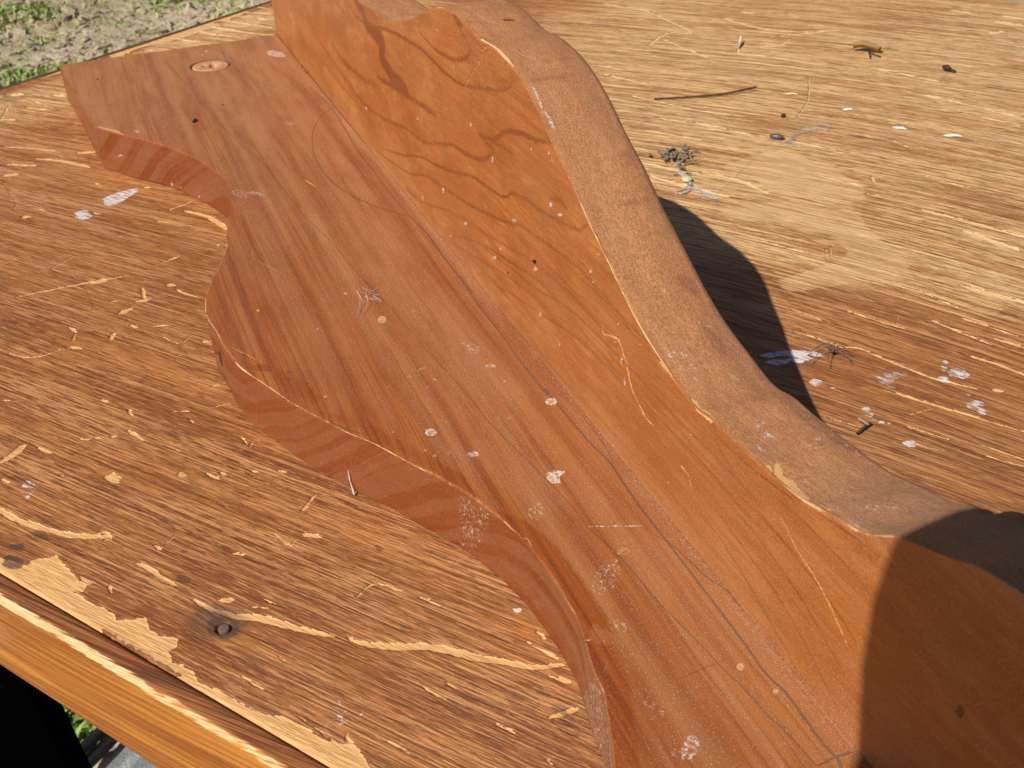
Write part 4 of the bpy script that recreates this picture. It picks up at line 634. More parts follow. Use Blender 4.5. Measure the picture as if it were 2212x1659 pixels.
PROFILE_A = [[-16.4, 5.76], [-14.46, 5.55], [-12.22, 5.36], [-10.805, 5.202], [-9.945, 4.683], [-9.411, 4.263], [-8.951, 3.971], [-8.39, 3.701], [-7.845, 3.439], [-7.231, 3.234], [-6.694, 3.093], [-6.034, 3.033], [-5.277, 3.066], [-4.447, 3.184], [-4.11, 3.314], [-3.124, 3.527], [-2.486, 3.735], [-1.979, 3.939], [-1.509, 4.088], [-1.075, 4.157], [-0.689, 4.156], [-0.231, 4.099], [0.352, 4.047], [0.836, 3.967], [1.177, 3.843], [1.503, 3.703], [1.888, 3.555], [2.265, 3.375], [2.64, 3.179], [3.175, 2.881], [3.385, 2.736], [4.079, 2.377], [4.736, 2.026], [5.183, 1.85], [5.663, 1.703], [6.029, 1.632], [6.326, 1.612], [6.848, 1.594], [7.252, 1.607], [7.612, 1.669], [8.024, 1.756], [8.27, 1.785], [8.542, 1.868], [8.796, 1.958], [9.049, 2.058]]
PROFILE_B = [[-5.843, 3.084], [-4.631, 3.104], [-4.406, 3.067], [-2.743, 3.513], [-1.926, 3.802], [-0.897, 4.08], [-0.198, 4.099], [0.581, 4.013], [1.316, 4.018], [1.998, 3.897], [2.611, 3.628], [2.973, 3.401], [3.54, 3.107], [4.095, 2.755], [4.616, 2.463], [5.116, 2.2], [5.593, 1.998], [6.094, 1.876], [6.595, 1.773], [6.978, 1.82], [7.376, 1.839], [7.845, 1.863], [8.413, 1.918], [8.916, 2.06], [9.36, 2.217], [9.628, 2.4], [10.132, 2.625], [10.568, 2.811], [10.868, 2.866]]
# ============================================================ helpers
rng = np.random.default_rng(7)
def hash2(i, j, seed):
    h = (i.astype(np.int64)*374761393 + j.astype(np.int64)*668265263 + seed*1442695041) & 0xffffffff
    h = ((h ^ (h >> 13))*1274126177) & 0xffffffff
    return ((h ^ (h >> 16)) & 0xffffff)/float(0xffffff)
def vn(x, y, seed=0):
    xi = np.floor(x); yi = np.floor(y); fx = x-xi; fy = y-yi
    fx = fx*fx*(3-2*fx); fy = fy*fy*(3-2*fy)
    a = hash2(xi, yi, seed); b = hash2(xi+1, yi, seed); c = hash2(xi, yi+1, seed); d = hash2(xi+1, yi+1, seed)
    return (a*(1-fx)+b*fx)*(1-fy) + (c*(1-fx)+d*fx)*fy
def fbm(x, y, seed=0, o=3):
    r = 0; a = .5; t = 0
    for k in range(o): r = r+a*vn(x*2**k, y*2**k, seed+k*17); t += a; a *= .5
    return r/t
def sst(x, a, b):
    t = np.clip((x-a)/(b-a+1e-12), 0, 1); return t*t*(3-2*t)
def mesh_obj(name, verts, faces, mats, parent=None, smooth=True, mi=None, attrs=None):
    me = bpy.data.meshes.new(name)
    verts = np.asarray(verts, np.float64)*K
    if isinstance(faces, np.ndarray):
        n = len(faces); k = faces.shape[1]
        me.vertices.add(len(verts)); me.vertices.foreach_set('co', verts.astype(np.float32).ravel())
        me.loops.add(n*k); me.loops.foreach_set('vertex_index', faces.astype(np.int32).ravel())
        me.polygons.add(n); me.polygons.foreach_set('loop_start', np.arange(0, n*k, k, dtype=np.int32))
        me.update(calc_edges=True)
    else:
        me.from_pydata([tuple(v) for v in verts], [], [tuple(int(i) for i in f) for f in faces]); me.update()
    me.polygons.foreach_set('use_smooth', np.full(len(me.polygons), smooth, dtype=bool))
    if mi is not None: me.polygons.foreach_set('material_index', np.asarray(mi, np.int32))
    for m in (mats if isinstance(mats, (list, tuple)) else [mats]): me.materials.append(m)
    for k, v in (attrs or {}).items():
        v = np.asarray(v, np.float32)
        if v.ndim == 2:
            a = me.attributes.new(k, 'FLOAT_VECTOR', 'POINT'); a.data.foreach_set('vector', v.ravel())
        else:
            a = me.attributes.new(k, 'FLOAT', 'POINT'); a.data.foreach_set('value', v)
    me.validate(); me.update()
    o = bpy.data.objects.new(name, me); SC.collection.objects.link(o)
    if parent: o.parent = parent
    return o
def tag(o, label=None, cat=None, group=None, kind=None):
    if label: o['label'] = label
    if cat: o['category'] = cat
    if group: o['group'] = group
    if kind: o['kind'] = kind
    return o
def empty(name, loc=(0, 0, 0)):
    o = bpy.data.objects.new(name, None); SC.collection.objects.link(o); o.empty_display_size = .01
    return o
def grid_faces(n, m, wrap=False):
    i = np.arange(n-1)[:, None]; j = np.arange(m if wrap else m-1)[None, :]
    j2 = (j+1) % m
    return np.stack([i*m+j, (i+1)*m+j, (i+1)*m+j2, i*m+j2], -1).reshape(-1, 4)
def box(lo, hi):
    x0, y0, z0 = lo; x1, y1, z1 = hi
    v = [(x0,y0,z0),(x1,y0,z0),(x1,y1,z0),(x0,y1,z0),(x0,y0,z1),(x1,y0,z1),(x1,y1,z1),(x0,y1,z1)]
    f = [(0,3,2,1),(4,5,6,7),(0,1,5,4),(1,2,6,5),(2,3,7,6),(3,0,4,7)]
    return v, f
def tube(pts, rad, n=6, flat=1.0):
    pts = np.array(pts, float); m = len(pts)
    rad = np.broadcast_to(np.array(rad, float), (m,)); V = []
    for i in range(m):
        d = pts[min(i+1, m-1)]-pts[max(i-1, 0)]; d = d/(np.linalg.norm(d)+1e-9)
        up = np.array([0, 0, 1.]) if abs(d[2]) < .9 else np.array([1., 0, 0])
        a = np.cross(d, up); a /= np.linalg.norm(a); b = np.cross(a, d)
        for k in range(n):
            t = 2*math.pi*k/n; V.append(pts[i]+a*math.cos(t)*rad[i]+b*math.sin(t)*rad[i]*flat)
    F = [tuple(x) for x in grid_faces(m, n, True)]
    F.append(tuple(range(n))[::-1]); F.append(tuple(range((m-1)*n, m*n)))
    return V, F
def join(parts):
    V = []; F = []
    for v, f in parts:
        o = len(V); V += [tuple(x) for x in v]; F += [tuple(i+o for i in q) for q in f]
    return V, F

# ---- node helper
class G:
    def __init__(s, name):
        s.m = bpy.data.materials.new(name); s.m.use_nodes = True; s.t = s.m.node_tree
        s.b = s.t.nodes['Principled BSDF']; s.o = s.t.nodes['Material Output']
    def n(s, typ, **kw):
        x = s.t.nodes.new(typ)
        for k, v in kw.items(): setattr(x, k, v)
        return x
    def put(s, sock, v):
        if hasattr(v, 'is_output') or isinstance(v, bpy.types.NodeSocket): s.t.links.new(v, sock)
        elif isinstance(v, (tuple, list)):
            sock.default_value = (*v, 1) if (len(v) == 3 and sock.type == 'RGBA') else v
        else: sock.default_value = v
    def at(s, name, vec=False):
        x = s.n('ShaderNodeAttribute', attribute_name=name); return x.outputs['Vector' if vec else 'Fac']
    def mt(s, op, a, b=0., c=None, clamp=False):
        x = s.n('ShaderNodeMath', operation=op, use_clamp=clamp); s.put(x.inputs[0], a); s.put(x.inputs[1], b)
        if c is not None: s.put(x.inputs[2], c)
        return x.outputs[0]
    def vm(s, v, sc, off=None):
        x = s.n('ShaderNodeVectorMath', operation='MULTIPLY_ADD'); s.put(x.inputs[0], v); s.put(x.inputs[1], sc); s.put(x.inputs[2], off or (0, 0, 0))
        return x.outputs[0]
    def va(s, a, b):
        x = s.n('ShaderNodeVectorMath', operation='ADD'); s.put(x.inputs[0], a); s.put(x.inputs[1], b); return x.outputs[0]
    def noise(s, v, sc=(1, 1, 1), off=None, d=3., r=.55, dist=0., color=False):
        x = s.n('ShaderNodeTexNoise'); s.put(x.inputs['Vector'], s.vm(v, sc, off)); x.inputs['Scale'].default_value = 1
        x.inputs['Detail'].default_value = d; x.inputs['Roughness'].default_value = r; x.inputs['Distortion'].default_value = dist
        return x.outputs['Color' if color else 'Fac']
    def voro(s, v, sc, off=None, feature='F1', out='Distance', rand=1.):
        x = s.n('ShaderNodeTexVoronoi', feature=feature); s.put(x.inputs['Vector'], s.vm(v, sc, off)); x.inputs['Scale'].default_value = 1
        x.inputs['Randomness'].default_value = rand
        return x.outputs[out]
    def ss(s, v, a, b, lo=0., hi=1.):
        x = s.n('ShaderNodeMapRange', interpolation_type='SMOOTHSTEP'); s.put(x.inputs[0], v); s.put(x.inputs[1], a); s.put(x.inputs[2], b)
        s.put(x.inputs[3], lo); s.put(x.inputs[4], hi); return x.outputs[0]
    def mx(s, f, a, b):
        x = s.n('ShaderNodeMix', data_type='RGBA'); s.put(x.inputs[0], f); s.put(x.inputs[6], a); s.put(x.inputs[7], b); return x.outputs[2]
    def hsv(s, c, v=1., sat=1.):
        x = s.n('ShaderNodeHueSaturation'); s.put(x.inputs['Value'], v); s.put(x.inputs['Saturation'], sat); s.put(x.inputs['Color'], c); return x.outputs[0]
    def fin(s, col, rough=.6, bump=None, bd=.0003, bs=1., spec=.5):
        s.put(s.b.inputs['Base Color'], col); s.put(s.b.inputs['Roughness'], rough); s.put(s.b.inputs['Specular IOR Level'], spec)
        if bump is not None:
            x = s.n('ShaderNodeBump'); x.inputs['Strength'].default_value = bs; x.inputs['Distance'].default_value = bd
            s.put(x.inputs['Height'], bump); s.t.links.new(x.outputs[0], s.b.inputs['Normal'])
        return s.m
def plain(name, col, rough=.6, nscale=60., var=.35, bd=.0002, metallic=0.):
    g = G(name); tc = g.n('ShaderNodeTexCoord').outputs['Object']
    nz = g.noise(tc, (nscale*50,)*3, d=3)
    c = g.mx(g.ss(nz, .3, .7), tuple(x*(1-var) for x in col), tuple(min(1, x*(1+var)) for x in col))
    g.b.inputs['Metallic'].default_value = metallic
    return g.fin(c, rough, nz, bd)

# ============================================================ traced marks
def smooth_poly(P):
    if len(P) < 3: return P
    Q = np.vstack([2*P[0]-P[1], P, 2*P[-1]-P[-2]]); out = []
    for i in range(1, len(Q)-2):
        p0, p1, p2, p3 = Q[i-1:i+3]
        for t in np.linspace(0, 1, 5)[:-1]:
            out.append(.5*((2*p1)+(-p0+p2)*t+(2*p0-5*p1+4*p2-p3)*t*t+(-p0+3*p1-3*p2+p3)*t**3))
    out.append(P[-1]); return np.array(out)
def seg_dist(X, Y, P):
    best = np.full(X.shape, 1e9); par = np.zeros(X.shape)
    L = np.r_[0, np.cumsum(np.hypot(*np.diff(P, axis=0).T))]; tot = L[-1]+1e-9
    for i in range(len(P)-1):
        a = P[i]; d = P[i+1]-a; q = d@d+1e-12
        t = np.clip(((X-a[0])*d[0]+(Y-a[1])*d[1])/q, 0, 1)
        D = np.hypot(X-a[0]-t*d[0], Y-a[1]-t*d[1]); m = D < best
        best = np.where(m, D, best); par = np.where(m, (L[i]+t*math.sqrt(q))/tot, par)
    return best, par
def poly_sd(X, Y, P):
    C = np.vstack([P, P[:1]]); D, _ = seg_dist(X, Y, C); ins = np.zeros(X.shape, bool)
    for i in range(len(P)):
        (x1, y1), (x2, y2) = C[i], C[i+1]
        if y1 == y2: continue
        c = ((y1 > Y) != (y2 > Y)) & (X < (x2-x1)*(Y-y1)/(y2-y1)+x1); ins ^= c
    return np.where(ins, -D, D)
def raster(name, X, Y, chans, row_key=None):
    """X, Y: 2-D grids of surface coordinates -> dict of masks."""
    out = {c: np.zeros(X.shape) for c in chans}
    xr = X.mean(1) if row_key is None else row_key
    for k, (ch, kind, val, soft, rough, hw, taper, pts) in enumerate(MARKS.get(name, [])):
        if ch not in out: continue
        P = np.array(pts, float).reshape(-1, 2)/1000; soft /= 1000; rough /= 1000; hw /= 1000
        pad = hw+soft*2+rough*2+.01
        lo = P.min(0)-pad; hi = P.max(0)+pad
        r0, r1 = np.searchsorted(xr, lo[0]), np.searchsorted(xr, hi[0])
        if r1 <= r0: continue
        ys = Y[(r0+r1)//2] if row_key is None else None
        if ys is not None:
            c0, c1 = np.searchsorted(ys, lo[1]), np.searchsorted(ys, hi[1])
            if c1 <= c0: continue
        else: c0, c1 = 0, X.shape[1]
        x = X[r0:r1, c0:c1]; y = Y[r0:r1, c0:c1]
        sc = 1/max(rough*3.0, .02)
        wx = x+(fbm(x*sc, y*sc, k*3+1, 3)-.5)*rough*2.4; wy = y+(fbm(x*sc, y*sc, k*3+2, 3)-.5)*rough*2.4
        if kind == 'L':
            D, par = seg_dist(wx, wy, smooth_poly(P))
            h = hw
            if taper: h = hw*(.35+.65*np.sqrt(np.clip(4*par*(1-par), 0, 1)))*(.75+.5*vn(par*7, par*0, k))
            s = D-h
        else: s = poly_sd(wx, wy, P)
        m = val*sst(-s, -soft, soft)
        out[ch][r0:r1, c0:c1] = np.maximum(out[ch][r0:r1, c0:c1], m)
    return out
def spaced(a, b, f):
    r = [a]
    while r[-1] < b: r.append(r[-1]+f(r[-1]))
    r[-1] = b; return np.array(r)

# ============================================================ the ground
def ground_h(x, y):
    return (fbm(x*.09, y*.09, 3, 3)-.5)*2.2 + (fbm(x*.7, y*.7, 9, 3)-.5)*1.1
g = G('soil_and_turf'); tc = g.n('ShaderNodeNewGeometry').outputs['Position']
n1 = g.noise(tc, (9, 9, 9), d=5); n2 = g.noise(tc, (70, 70, 70), d=4); n3 = g.noise(tc, (2.2, 2.2, 2.2), d=3)
c = g.mx(g.ss(n2, .35, .65), (.33, .24, .155), (.62, .49, .34)); c = g.mx(g.ss(n1, .4, .65), c, (.52, .42, .30))
c = g.mx(g.ss(n1, .3, .42, .5, 0), c, (.10, .075, .05))
c = g.mx(g.mt('MULTIPLY', g.ss(n3, .42, .6), g.ss(n2, .35, .6, 0, .7)), c, (.25, .25, .11))
soil = g.fin(c, .95, n2, .012, 1., .2)
gx = np.r_[-30000, -6000, -1500, -600, np.linspace(-330, 40, 760), 200, 900, 6000, 30000]
gy = np.r_[-30000, -6000, -1500, -300, np.linspace(-60, 110, 350), 300, 1200, 6000, 30000]
X, Y = np.meshgrid(gx, gy, indexing='ij')
Z = -38+ground_h(X, Y)*((X > -331) & (X < 41) & (Y > -61) & (Y < 111))
ground = mesh_obj('ground', np.c_[X.ravel(), Y.ravel(), Z.ravel()], grid_faces(len(gx), len(gy)), soil)
tag(ground, 'bare sandy soil with clods and thin turf around the table', kind='structure')
g = G('grass_blades'); oi = g.at('tone')
gm = g.fin(g.mx(oi, (.15, .24, .05), (.42, .50, .15)), .6, spec=.3)
g.b.inputs['Transmission Weight'].default_value = 0
def turf():
    N = 150000
    x = np.r_[rng.uniform(-300, -60, N), rng.uniform(-42, -22, 9000)]; y = np.r_[rng.uniform(-40, 95, N), rng.uniform(-22, -6, 9000)]
    p = sst(fbm(x*.05+3, y*.085, 21, 3), .42, .60)**1.2*.85+.04
    p[N:] = .75
    k = rng.random(len(x)) < p; k &= ~((x > -50) & (((x+28.10)*.75+(y+12.37)*.66) > -1.75)); x = x[k]; y = y[k]; n = len(x)
    z = -38.1+ground_h(x, y); a = rng.uniform(0, 6.28, n); h = rng.uniform(.3, 1.3, n); wd = rng.uniform(.12, .36, n)
    a2 = rng.uniform(0, 6.28, n); ln = rng.uniform(.1, 1.5, n)
    dx, dy = np.cos(a)*wd, np.sin(a)*wd; lx, ly = np.cos(a2)*ln, np.sin(a2)*ln
    V = np.stack([np.c_[x-dx, y-dy, z], np.c_[x+dx, y+dy, z], np.c_[x+dx+lx*.5, y+dy+ly*.5, z+h*.7], np.c_[x+lx, y+ly, z+h], np.c_[x-dx+lx*.5, y-dy+ly*.5, z+h*.7]], 1).reshape(-1, 3)
    i = np.arange(n)[:, None]*5
    F = np.concatenate([i+np.array([[0, 1, 2, 4]]), ], 0)
    F2 = np.concatenate([i+np.array([[4, 2, 3, 3]])], 0)
    F = np.concatenate([F, i+np.array([[4, 2, 3, 4]])[:, :4]], 0)
    # tips as triangles: build separately through from_pydata-free path
    tone = np.repeat(rng.random(n), 5)
    me = bpy.data.meshes.new('grass'); me.vertices.add(len(V)); me.vertices.foreach_set('co', (V*K).astype(np.float32).ravel())
    q = (i+np.array([[0, 1, 2, 4]])).astype(np.int32); t = (i+np.array([[4, 2, 3]])).astype(np.int32)
    idx = np.concatenate([q, t], 1).ravel(); me.loops.add(len(idx)); me.loops.foreach_set('vertex_index', idx)
    st = np.arange(n)[:, None]*7+np.array([[0, 4]]); me.polygons.add(2*n); me.polygons.foreach_set('loop_start', st.ravel().astype(np.int32))
    me.update(calc_edges=True); at = me.attributes.new('tone', 'FLOAT', 'POINT'); at.data.foreach_set('value', tone.astype(np.float32))
    me.materials.append(gm); me.validate()
    o = bpy.data.objects.new('grass', me); SC.collection.objects.link(o)
    tag(o, 'tufts of short green grass scattered over the bare soil', kind='stuff')
turf()
def clods():
    V = []; F = []; ico = bmesh.new(); bmesh.ops.create_icosphere(ico, subdivisions=1, radius=1)
    bv = np.array([v.co[:] for v in ico.verts]); bf = np.array([[v.index for v in f.verts] for f in ico.faces]); ico.free()
    n = 5200; x = rng.uniform(-290, -60, n); y = rng.uniform(-35, 90, n); r = rng.uniform(.25, 1.0, n)**1.6*1.3
    z = -38+ground_h(x, y)
    S = r[:, None, None]*(bv[None]*np.c_[rng.uniform(.7, 1.5, n), rng.uniform(.7, 1.5, n), rng.uniform(.4, .8, n)][:, None]*(1+.35*rng.standard_normal((n, len(bv), 1))))
    P = S+np.c_[x, y, z][:, None]; F = (np.arange(n)[:, None, None]*len(bv)+bf[None]).reshape(-1, 3)
    o = mesh_obj('soil_clods', P.reshape(-1, 3), F, soil, smooth=False); tag(o, 'crumbly clods of dry soil lying between the grass tufts', kind='stuff')
clods()

# ============================================================ the table
TO = np.array([-11.7, -17.53]); UD = np.array([.82, .573]); UD = UD/np.linalg.norm(UD); VD = np.array([-UD[1], UD[0]])
ULEN, VLEN = 52., 32.95
def uv2w(u, v, z=0.):
    u = np.asarray(u, float); v = np.asarray(v, float)
    return np.stack([TO[0]+UD[0]*u+VD[0]*v, TO[1]+UD[1]*u+VD[1]*v, np.broadcast_to(np.asarray(z, float), np.broadcast(u, v).shape)], -1)
def grain(u, v):
    x = u-18; h = np.where(x > -2, .1*x-.015*x*x, -.26+.15*(x+2)); h = np.where(x > 11, .1*11-.015*121-.23*(x-11), h)
    wv = sst(v, 3.5, 10.5)
    return v-h*wv-.05*u*(1-wv)
# material of the worn tabletop
g = G('worn_table_wood'); gr = g.at('gr', True); pos = g.at('uv', True)
wear = g.at('wear'); bare = g.at('bare'); dark = g.at('dark'); paint = g.at('paint'); brown = g.at('brown'); pale = g.at('pale'); orange = g.at('orange')
gr2 = g.va(gr, g.vm(g.noise(pos, (.35, .35, 1), (5, 1, 2), d=2, color=True), (0, .45, 0)))
low = g.noise(pos, (.33, .5, 1), (3, 7, 0), d=4, r=.6)
low2 = g.noise(gr2, (.16, .9, 1), (23, 7, 0), d=3, r=.6)
st1 = g.noise(gr2, (.22, 5.2, 1), (11, 0, 0), d=3, r=.5)
st2 = g.noise(gr2, (1.7, 17, 1), (0, 5, 0), d=4, r=.65)
st3 = g.noise(gr2, (3.0, 60, 1), (0, 9, 0), d=4, r=.7)
st4 = g.noise(gr2, (1.3, 22, 1), (50, 19, 0), d=4, r=.7)
spk = g.noise(pos, (26, 26, 1), (0, 0, 3), d=4, r=.75)
def ragged(m, k3=2.2, ks=1.3, lo=.34, hi=.54):
    a = g.mt('ADD', m, g.mt('MULTIPLY', g.mt('SUBTRACT', st3, .5), k3)); a = g.mt('ADD', a, g.mt('MULTIPLY', g.mt('SUBTRACT', spk, .5), ks)); a = g.mt('ADD', a, g.mt('MULTIPLY', g.mt('SUBTRACT', st2, .5), 1.6))
    global halo
    halo = g.mt('MULTIPLY', g.ss(a, lo-.34, lo-.05), g.ss(m, .12, .4))
    return g.mt('MULTIPLY', g.ss(a, lo, hi), g.ss(m, .03, .2))
rightish = g.ss(wear, .3, .7)
zone = g.noise(gr2, (.22, 1.5, 1), (61, 5, 0), d=4, r=.6)
dk_ = g.mx(rightish, (.24, .068, .014), (.35, .125, .034)); lt_ = g.mx(rightish, (.49, .180, .042), (.60, .265, .082))
hi_ = g.mx(rightish, (.68, .31, .105), (.97, .60, .26)); lo_ = g.mx(rightish, (.15, .046, .013), (.25, .092, .028))
col = g.mx(g.ss(st1, .42, .56), dk_, lt_)
col = g.mx(g.ss(low, .38, .62, 0, .6), col, lt_)
col = g.mx(g.ss(low2, .46, .62, 0, .7), col, dk_)
st5 = g.noise(gr2, (.28, 34, 1), (2, 13, 0), d=3, r=.6)
hz = g.mt('ADD', g.mt('MULTIPLY', wear, .035), g.mt('MULTIPLY', g.mt('SUBTRACT', zone, .5), .45))
st6 = g.noise(gr2, (.13, 11, 1), (22, 3, 0), d=4, r=.55); st7 = g.noise(gr2, (.35, 6.5, 1), (7, 23, 0), d=4, r=.6)
mid_ = g.mx(rightish, (.58, .24, .062), (.74, .40, .165))
col = g.mx(g.mt('MULTIPLY', g.ss(g.mt('ADD', st7, hz), .54, .57, 0, .6), rightish), col, mid_)
col = g.mx(g.mt('MULTIPLY', g.ss(g.mt('SUBTRACT', st7, hz), .43, .41, 0, .6), rightish), col, lo_)
col = g.mx(g.mt('MULTIPLY', g.ss(g.mt('ADD', st6, hz), .555, .575, 0, .9), g.ss(wear, .0, .5, .12, 1)), col, hi_)
col = g.mx(g.ss(g.mt('SUBTRACT', st6, hz), .43, .415, 0, .6), col, lo_)
col = g.mx(g.ss(g.mt('ADD', st5, hz), .565, .60, 0, .85), col, hi_)
col = g.mx(g.ss(g.mt('SUBTRACT', st5, hz), .425, .40, 0, .7), col, lo_)
col = g.mx(g.ss(st2, .44, .41, 0, .62), col, lo_)
col = g.mx(g.ss(g.mt('ADD', st2, hz), .57, .60, 0, .6), col, hi_)
col = g.mx(g.ss(st3, .445, .42, 0, .6), col, lo_)
col = g.mx(g.ss(st3, .555, .58, 0, .55), col, hi_)
col = g.mx(g.ss(spk, .56, .66, 0, .45), col, hi_)
col = g.mx(g.ss(spk, .43, .36, 0, .5), col, lo_)
col = g.mx(g.mt('MULTIPLY', g.ss(g.noise(pos, (.45, .8, 1), (70, 8, 0), d=5, r=.65), .52, .66), g.mt('SUBTRACT', .75, g.mt('MULTIPLY', rightish, .45))), col, g.hsv(col, .62, 1.05))
col = g.mx(g.ss(g.noise(pos, (.6, 1.1, 1), (7, 80, 0), d=5, r=.65), .54, .68, 0, .55), col, g.hsv(col, 1.35, .95))
dkf = g.mt('MULTIPLY', g.ss(st4, .56, .64), g.ss(g.noise(pos, (.5, .8, 1), (8, 8, 0), d=2), .42, .58))
col = g.mx(g.mt('MULTIPLY', dkf, .75), col, (.085, .042, .022))
col = g.mx(g.mt('MULTIPLY', orange, .7), col, g.mx(g.ss(st2, .35, .6), (.36, .12, .015), (.62, .27, .045)))
barecol = g.mx(g.ss(st3, .42, .58), g.mx(rightish, (.70, .35, .12), (.80, .46, .19)), g.mx(rightish, (.86, .50, .21), (1.0, .68, .34)))
barecol = g.mx(g.ss(spk, .36, .5, .3, 0), barecol, (.55, .27, .09))
wear2 = g.mt('ADD', g.mt('SUBTRACT', wear, g.mt('MULTIPLY', brown, .55)), g.mt('MULTIPLY', g.mt('SUBTRACT', low2, .5), 1.3))
wear2 = g.mt('ADD', wear2, g.mt('MULTIPLY', g.mt('SUBTRACT', low, .5), 1.0))
sA = g.noise(gr2, (.30, 6.5, 1), (40, 3, 0), d=4, r=.65); sB = g.noise(gr2, (.45, 19, 1), (4, 31, 0), d=4, r=.65); sC = g.noise(gr2, (2.4, 8, 1), (14, 7, 0), d=4, r=.7); sD = g.noise(gr2, (.9, 38, 1), (4, 3, 0), d=3, r=.7)
def worn(x, base, k, soft, hi=1.):
    t = g.mt('SUBTRACT', base, g.mt('MULTIPLY', wear2, k)); return g.ss(g.mt('SUBTRACT', x, t), 0, soft, 0, hi)
w1 = g.mt('MAXIMUM', g.mt('MAXIMUM', worn(sA, .72, .150, .02), worn(sB, .70, .140, .03, .85)), g.mt('MAXIMUM', worn(sC, .715, .05, .015), worn(sD, .72, .13, .04, .6)))
palem = ragged(pale, .9, .7, .15, .95)
col = g.mx(g.mt('MULTIPLY', palem, .72), col, g.mx(g.ss(st5, .42, .56), (.60, .32, .135), (.96, .62, .31)))
w1 = g.mt('MULTIPLY', w1, g.ss(spk, .3, .42, .5, 1))
col = g.mx(w1, col, barecol)
bm2 = ragged(bare)
col = g.mx(g.mt('MULTIPLY', halo, .55), col, (.12, .045, .016))
col = g.mx(bm2, col, barecol)
drk = g.mt('MULTIPLY', g.ss(g.mt('ADD', dark, g.mt('MULTIPLY', g.mt('SUBTRACT', g.noise(pos, (14, 24, 1), (3, 3, 1), d=5, r=.75), .5), 2.8)), .15, .95), g.ss(dark, .03, .35))
col = g.mx(g.mt('MULTIPLY', drk, .85), col, (.06, .034, .024))
grey = g.mt('MULTIPLY', g.ss(g.noise(gr2, (.5, 3.2, 1), (90, 9, 0), d=4, r=.7), .58, .72, 0, .4), g.ss(st3, .3, .6, 1, .3))
col = g.mx(grey, col, (.19, .115, .075))
pm = g.mt('MULTIPLY', g.ss(g.mt('ADD', paint, g.mt('ADD', g.mt('MULTIPLY', g.mt('SUBTRACT', g.noise(gr2, (4, 13, 1), (1, 2, 0), d=4, r=.7), .5), 5.0), g.mt('MULTIPLY', g.mt('SUBTRACT', spk, .5), 3.0))), .30, .9), g.ss(paint, .03, .2))
col = g.mx(g.mt('MULTIPLY', pm, .92), col, (.80, .75, .77))
allb = g.mt('MAXIMUM', w1, bm2)
rgh = g.mt('ADD', g.ss(allb, 0, 1, .42, .8), g.mt('MULTIPLY', spk, .15))
bmp = g.mt('ADD', g.mt('MULTIPLY', st2, .8), g.mt('MULTIPLY', st3, .5)); bmp = g.mt('ADD', bmp, g.mt('MULTIPLY', st1, .8)); bmp = g.mt('ADD', bmp, g.mt('MULTIPLY', allb, -.9)); bmp = g.mt('ADD', bmp, g.mt('MULTIPLY', spk, .5)); bmp = g.mt('SUBTRACT', bmp, g.mt('MULTIPLY', drk, .3))
top_m = g.fin(col, rgh, bmp, .0006, 1.0, .42)

table = empty('table'); tag(table, 'scratched varnished wooden table with worn pale edges under the shelf', 'table')
CU, CV = 28.8, -4.7
us = spaced(0., ULEN, lambda u: max(.017, math.hypot(max(0, 24-u) if u < 24 else 0, 11)/1088*1.35) if u < 31 else .4)
vs = spaced(0.012, VLEN, lambda v: max(.014, math.hypot(v-CV, 9.)/1088*1.25))
Ug, Vg = np.meshgrid(us, vs, indexing='ij')
MK = raster('T', Ug, Vg, ['bare', 'dark', 'paint', 'brown', 'pale', 'orange'])
# wear field: little under the left side, strong on the right and along the far left edge
wear = .12+.62*sst(Vg, 8, 16)*sst(Ug, 9, 14)+.30*sst(Ug, 6, 1)*sst(Vg, 4, 10)+.30*sst(Ug, 14, 9)*sst(Vg, 5, 9)
wear += (fbm(Ug*.25, Vg*.3, 5, 3)-.5)*.7
wear = np.clip(wear, -.1, 1.1); wear = wear-1.1*sst(Ug, .9, .25)
# worn strip and chips along the far-left edge and beside the crack
e1 = sst(Ug, .62, .0)*(fbm(Ug*1.5, Vg*.8, 31, 3) > .50); MK['bare'] = np.maximum(MK['bare'], sst(fbm(Ug*1.2, Vg*.9, 31, 3)+.14*sst(Ug, 1.0, 0), .60, .64)*sst(Ug, 1.3, .3))
MK['bare'] = np.maximum(MK['bare'], sst(fbm(Ug*.8, Vg*2.5, 37, 3)+.22*sst(Vg, .5, 0), .68, .71)*sst(Vg, .8, .1))
# random scratches
sr = np.random.default_rng(5); scr = []
for k in range(110):
    u = sr.uniform(8, 28) if k < 90 else sr.uniform(2, 26); v = sr.uniform(.3, 9) if k < 90 else sr.uniform(9, 32); a = sr.uniform(-.35, .6)+(math.pi/2 if sr.random() < .3 else 0); L = sr.uniform(.08, .6)
    bend = sr.uniform(-.06, .06)*L
    p = [(u-L/2*math.cos(a), v-L/2*math.sin(a)), (u-bend*math.sin(a), v+bend*math.cos(a)), (u+L/2*math.cos(a), v+L/2*math.sin(a))]
    scr.append(['bare', 'L', sr.uniform(.3, .75), 5, 6, int(sr.uniform(2, 7)), 1, [int(q*1000) for t in p for q in t]])
MARKS['S'] = scr
MK['bare'] = np.maximum(MK['bare'], raster('S', Ug, Vg, ['bare'])['bare'])
MK['bare'] *= sst(Ug, .2, .34); MK['dark'] = np.maximum(MK['dark'], .95*sst(Ug, .34, .2))
Zt = np.zeros_like(Ug)-MK['bare']*.022
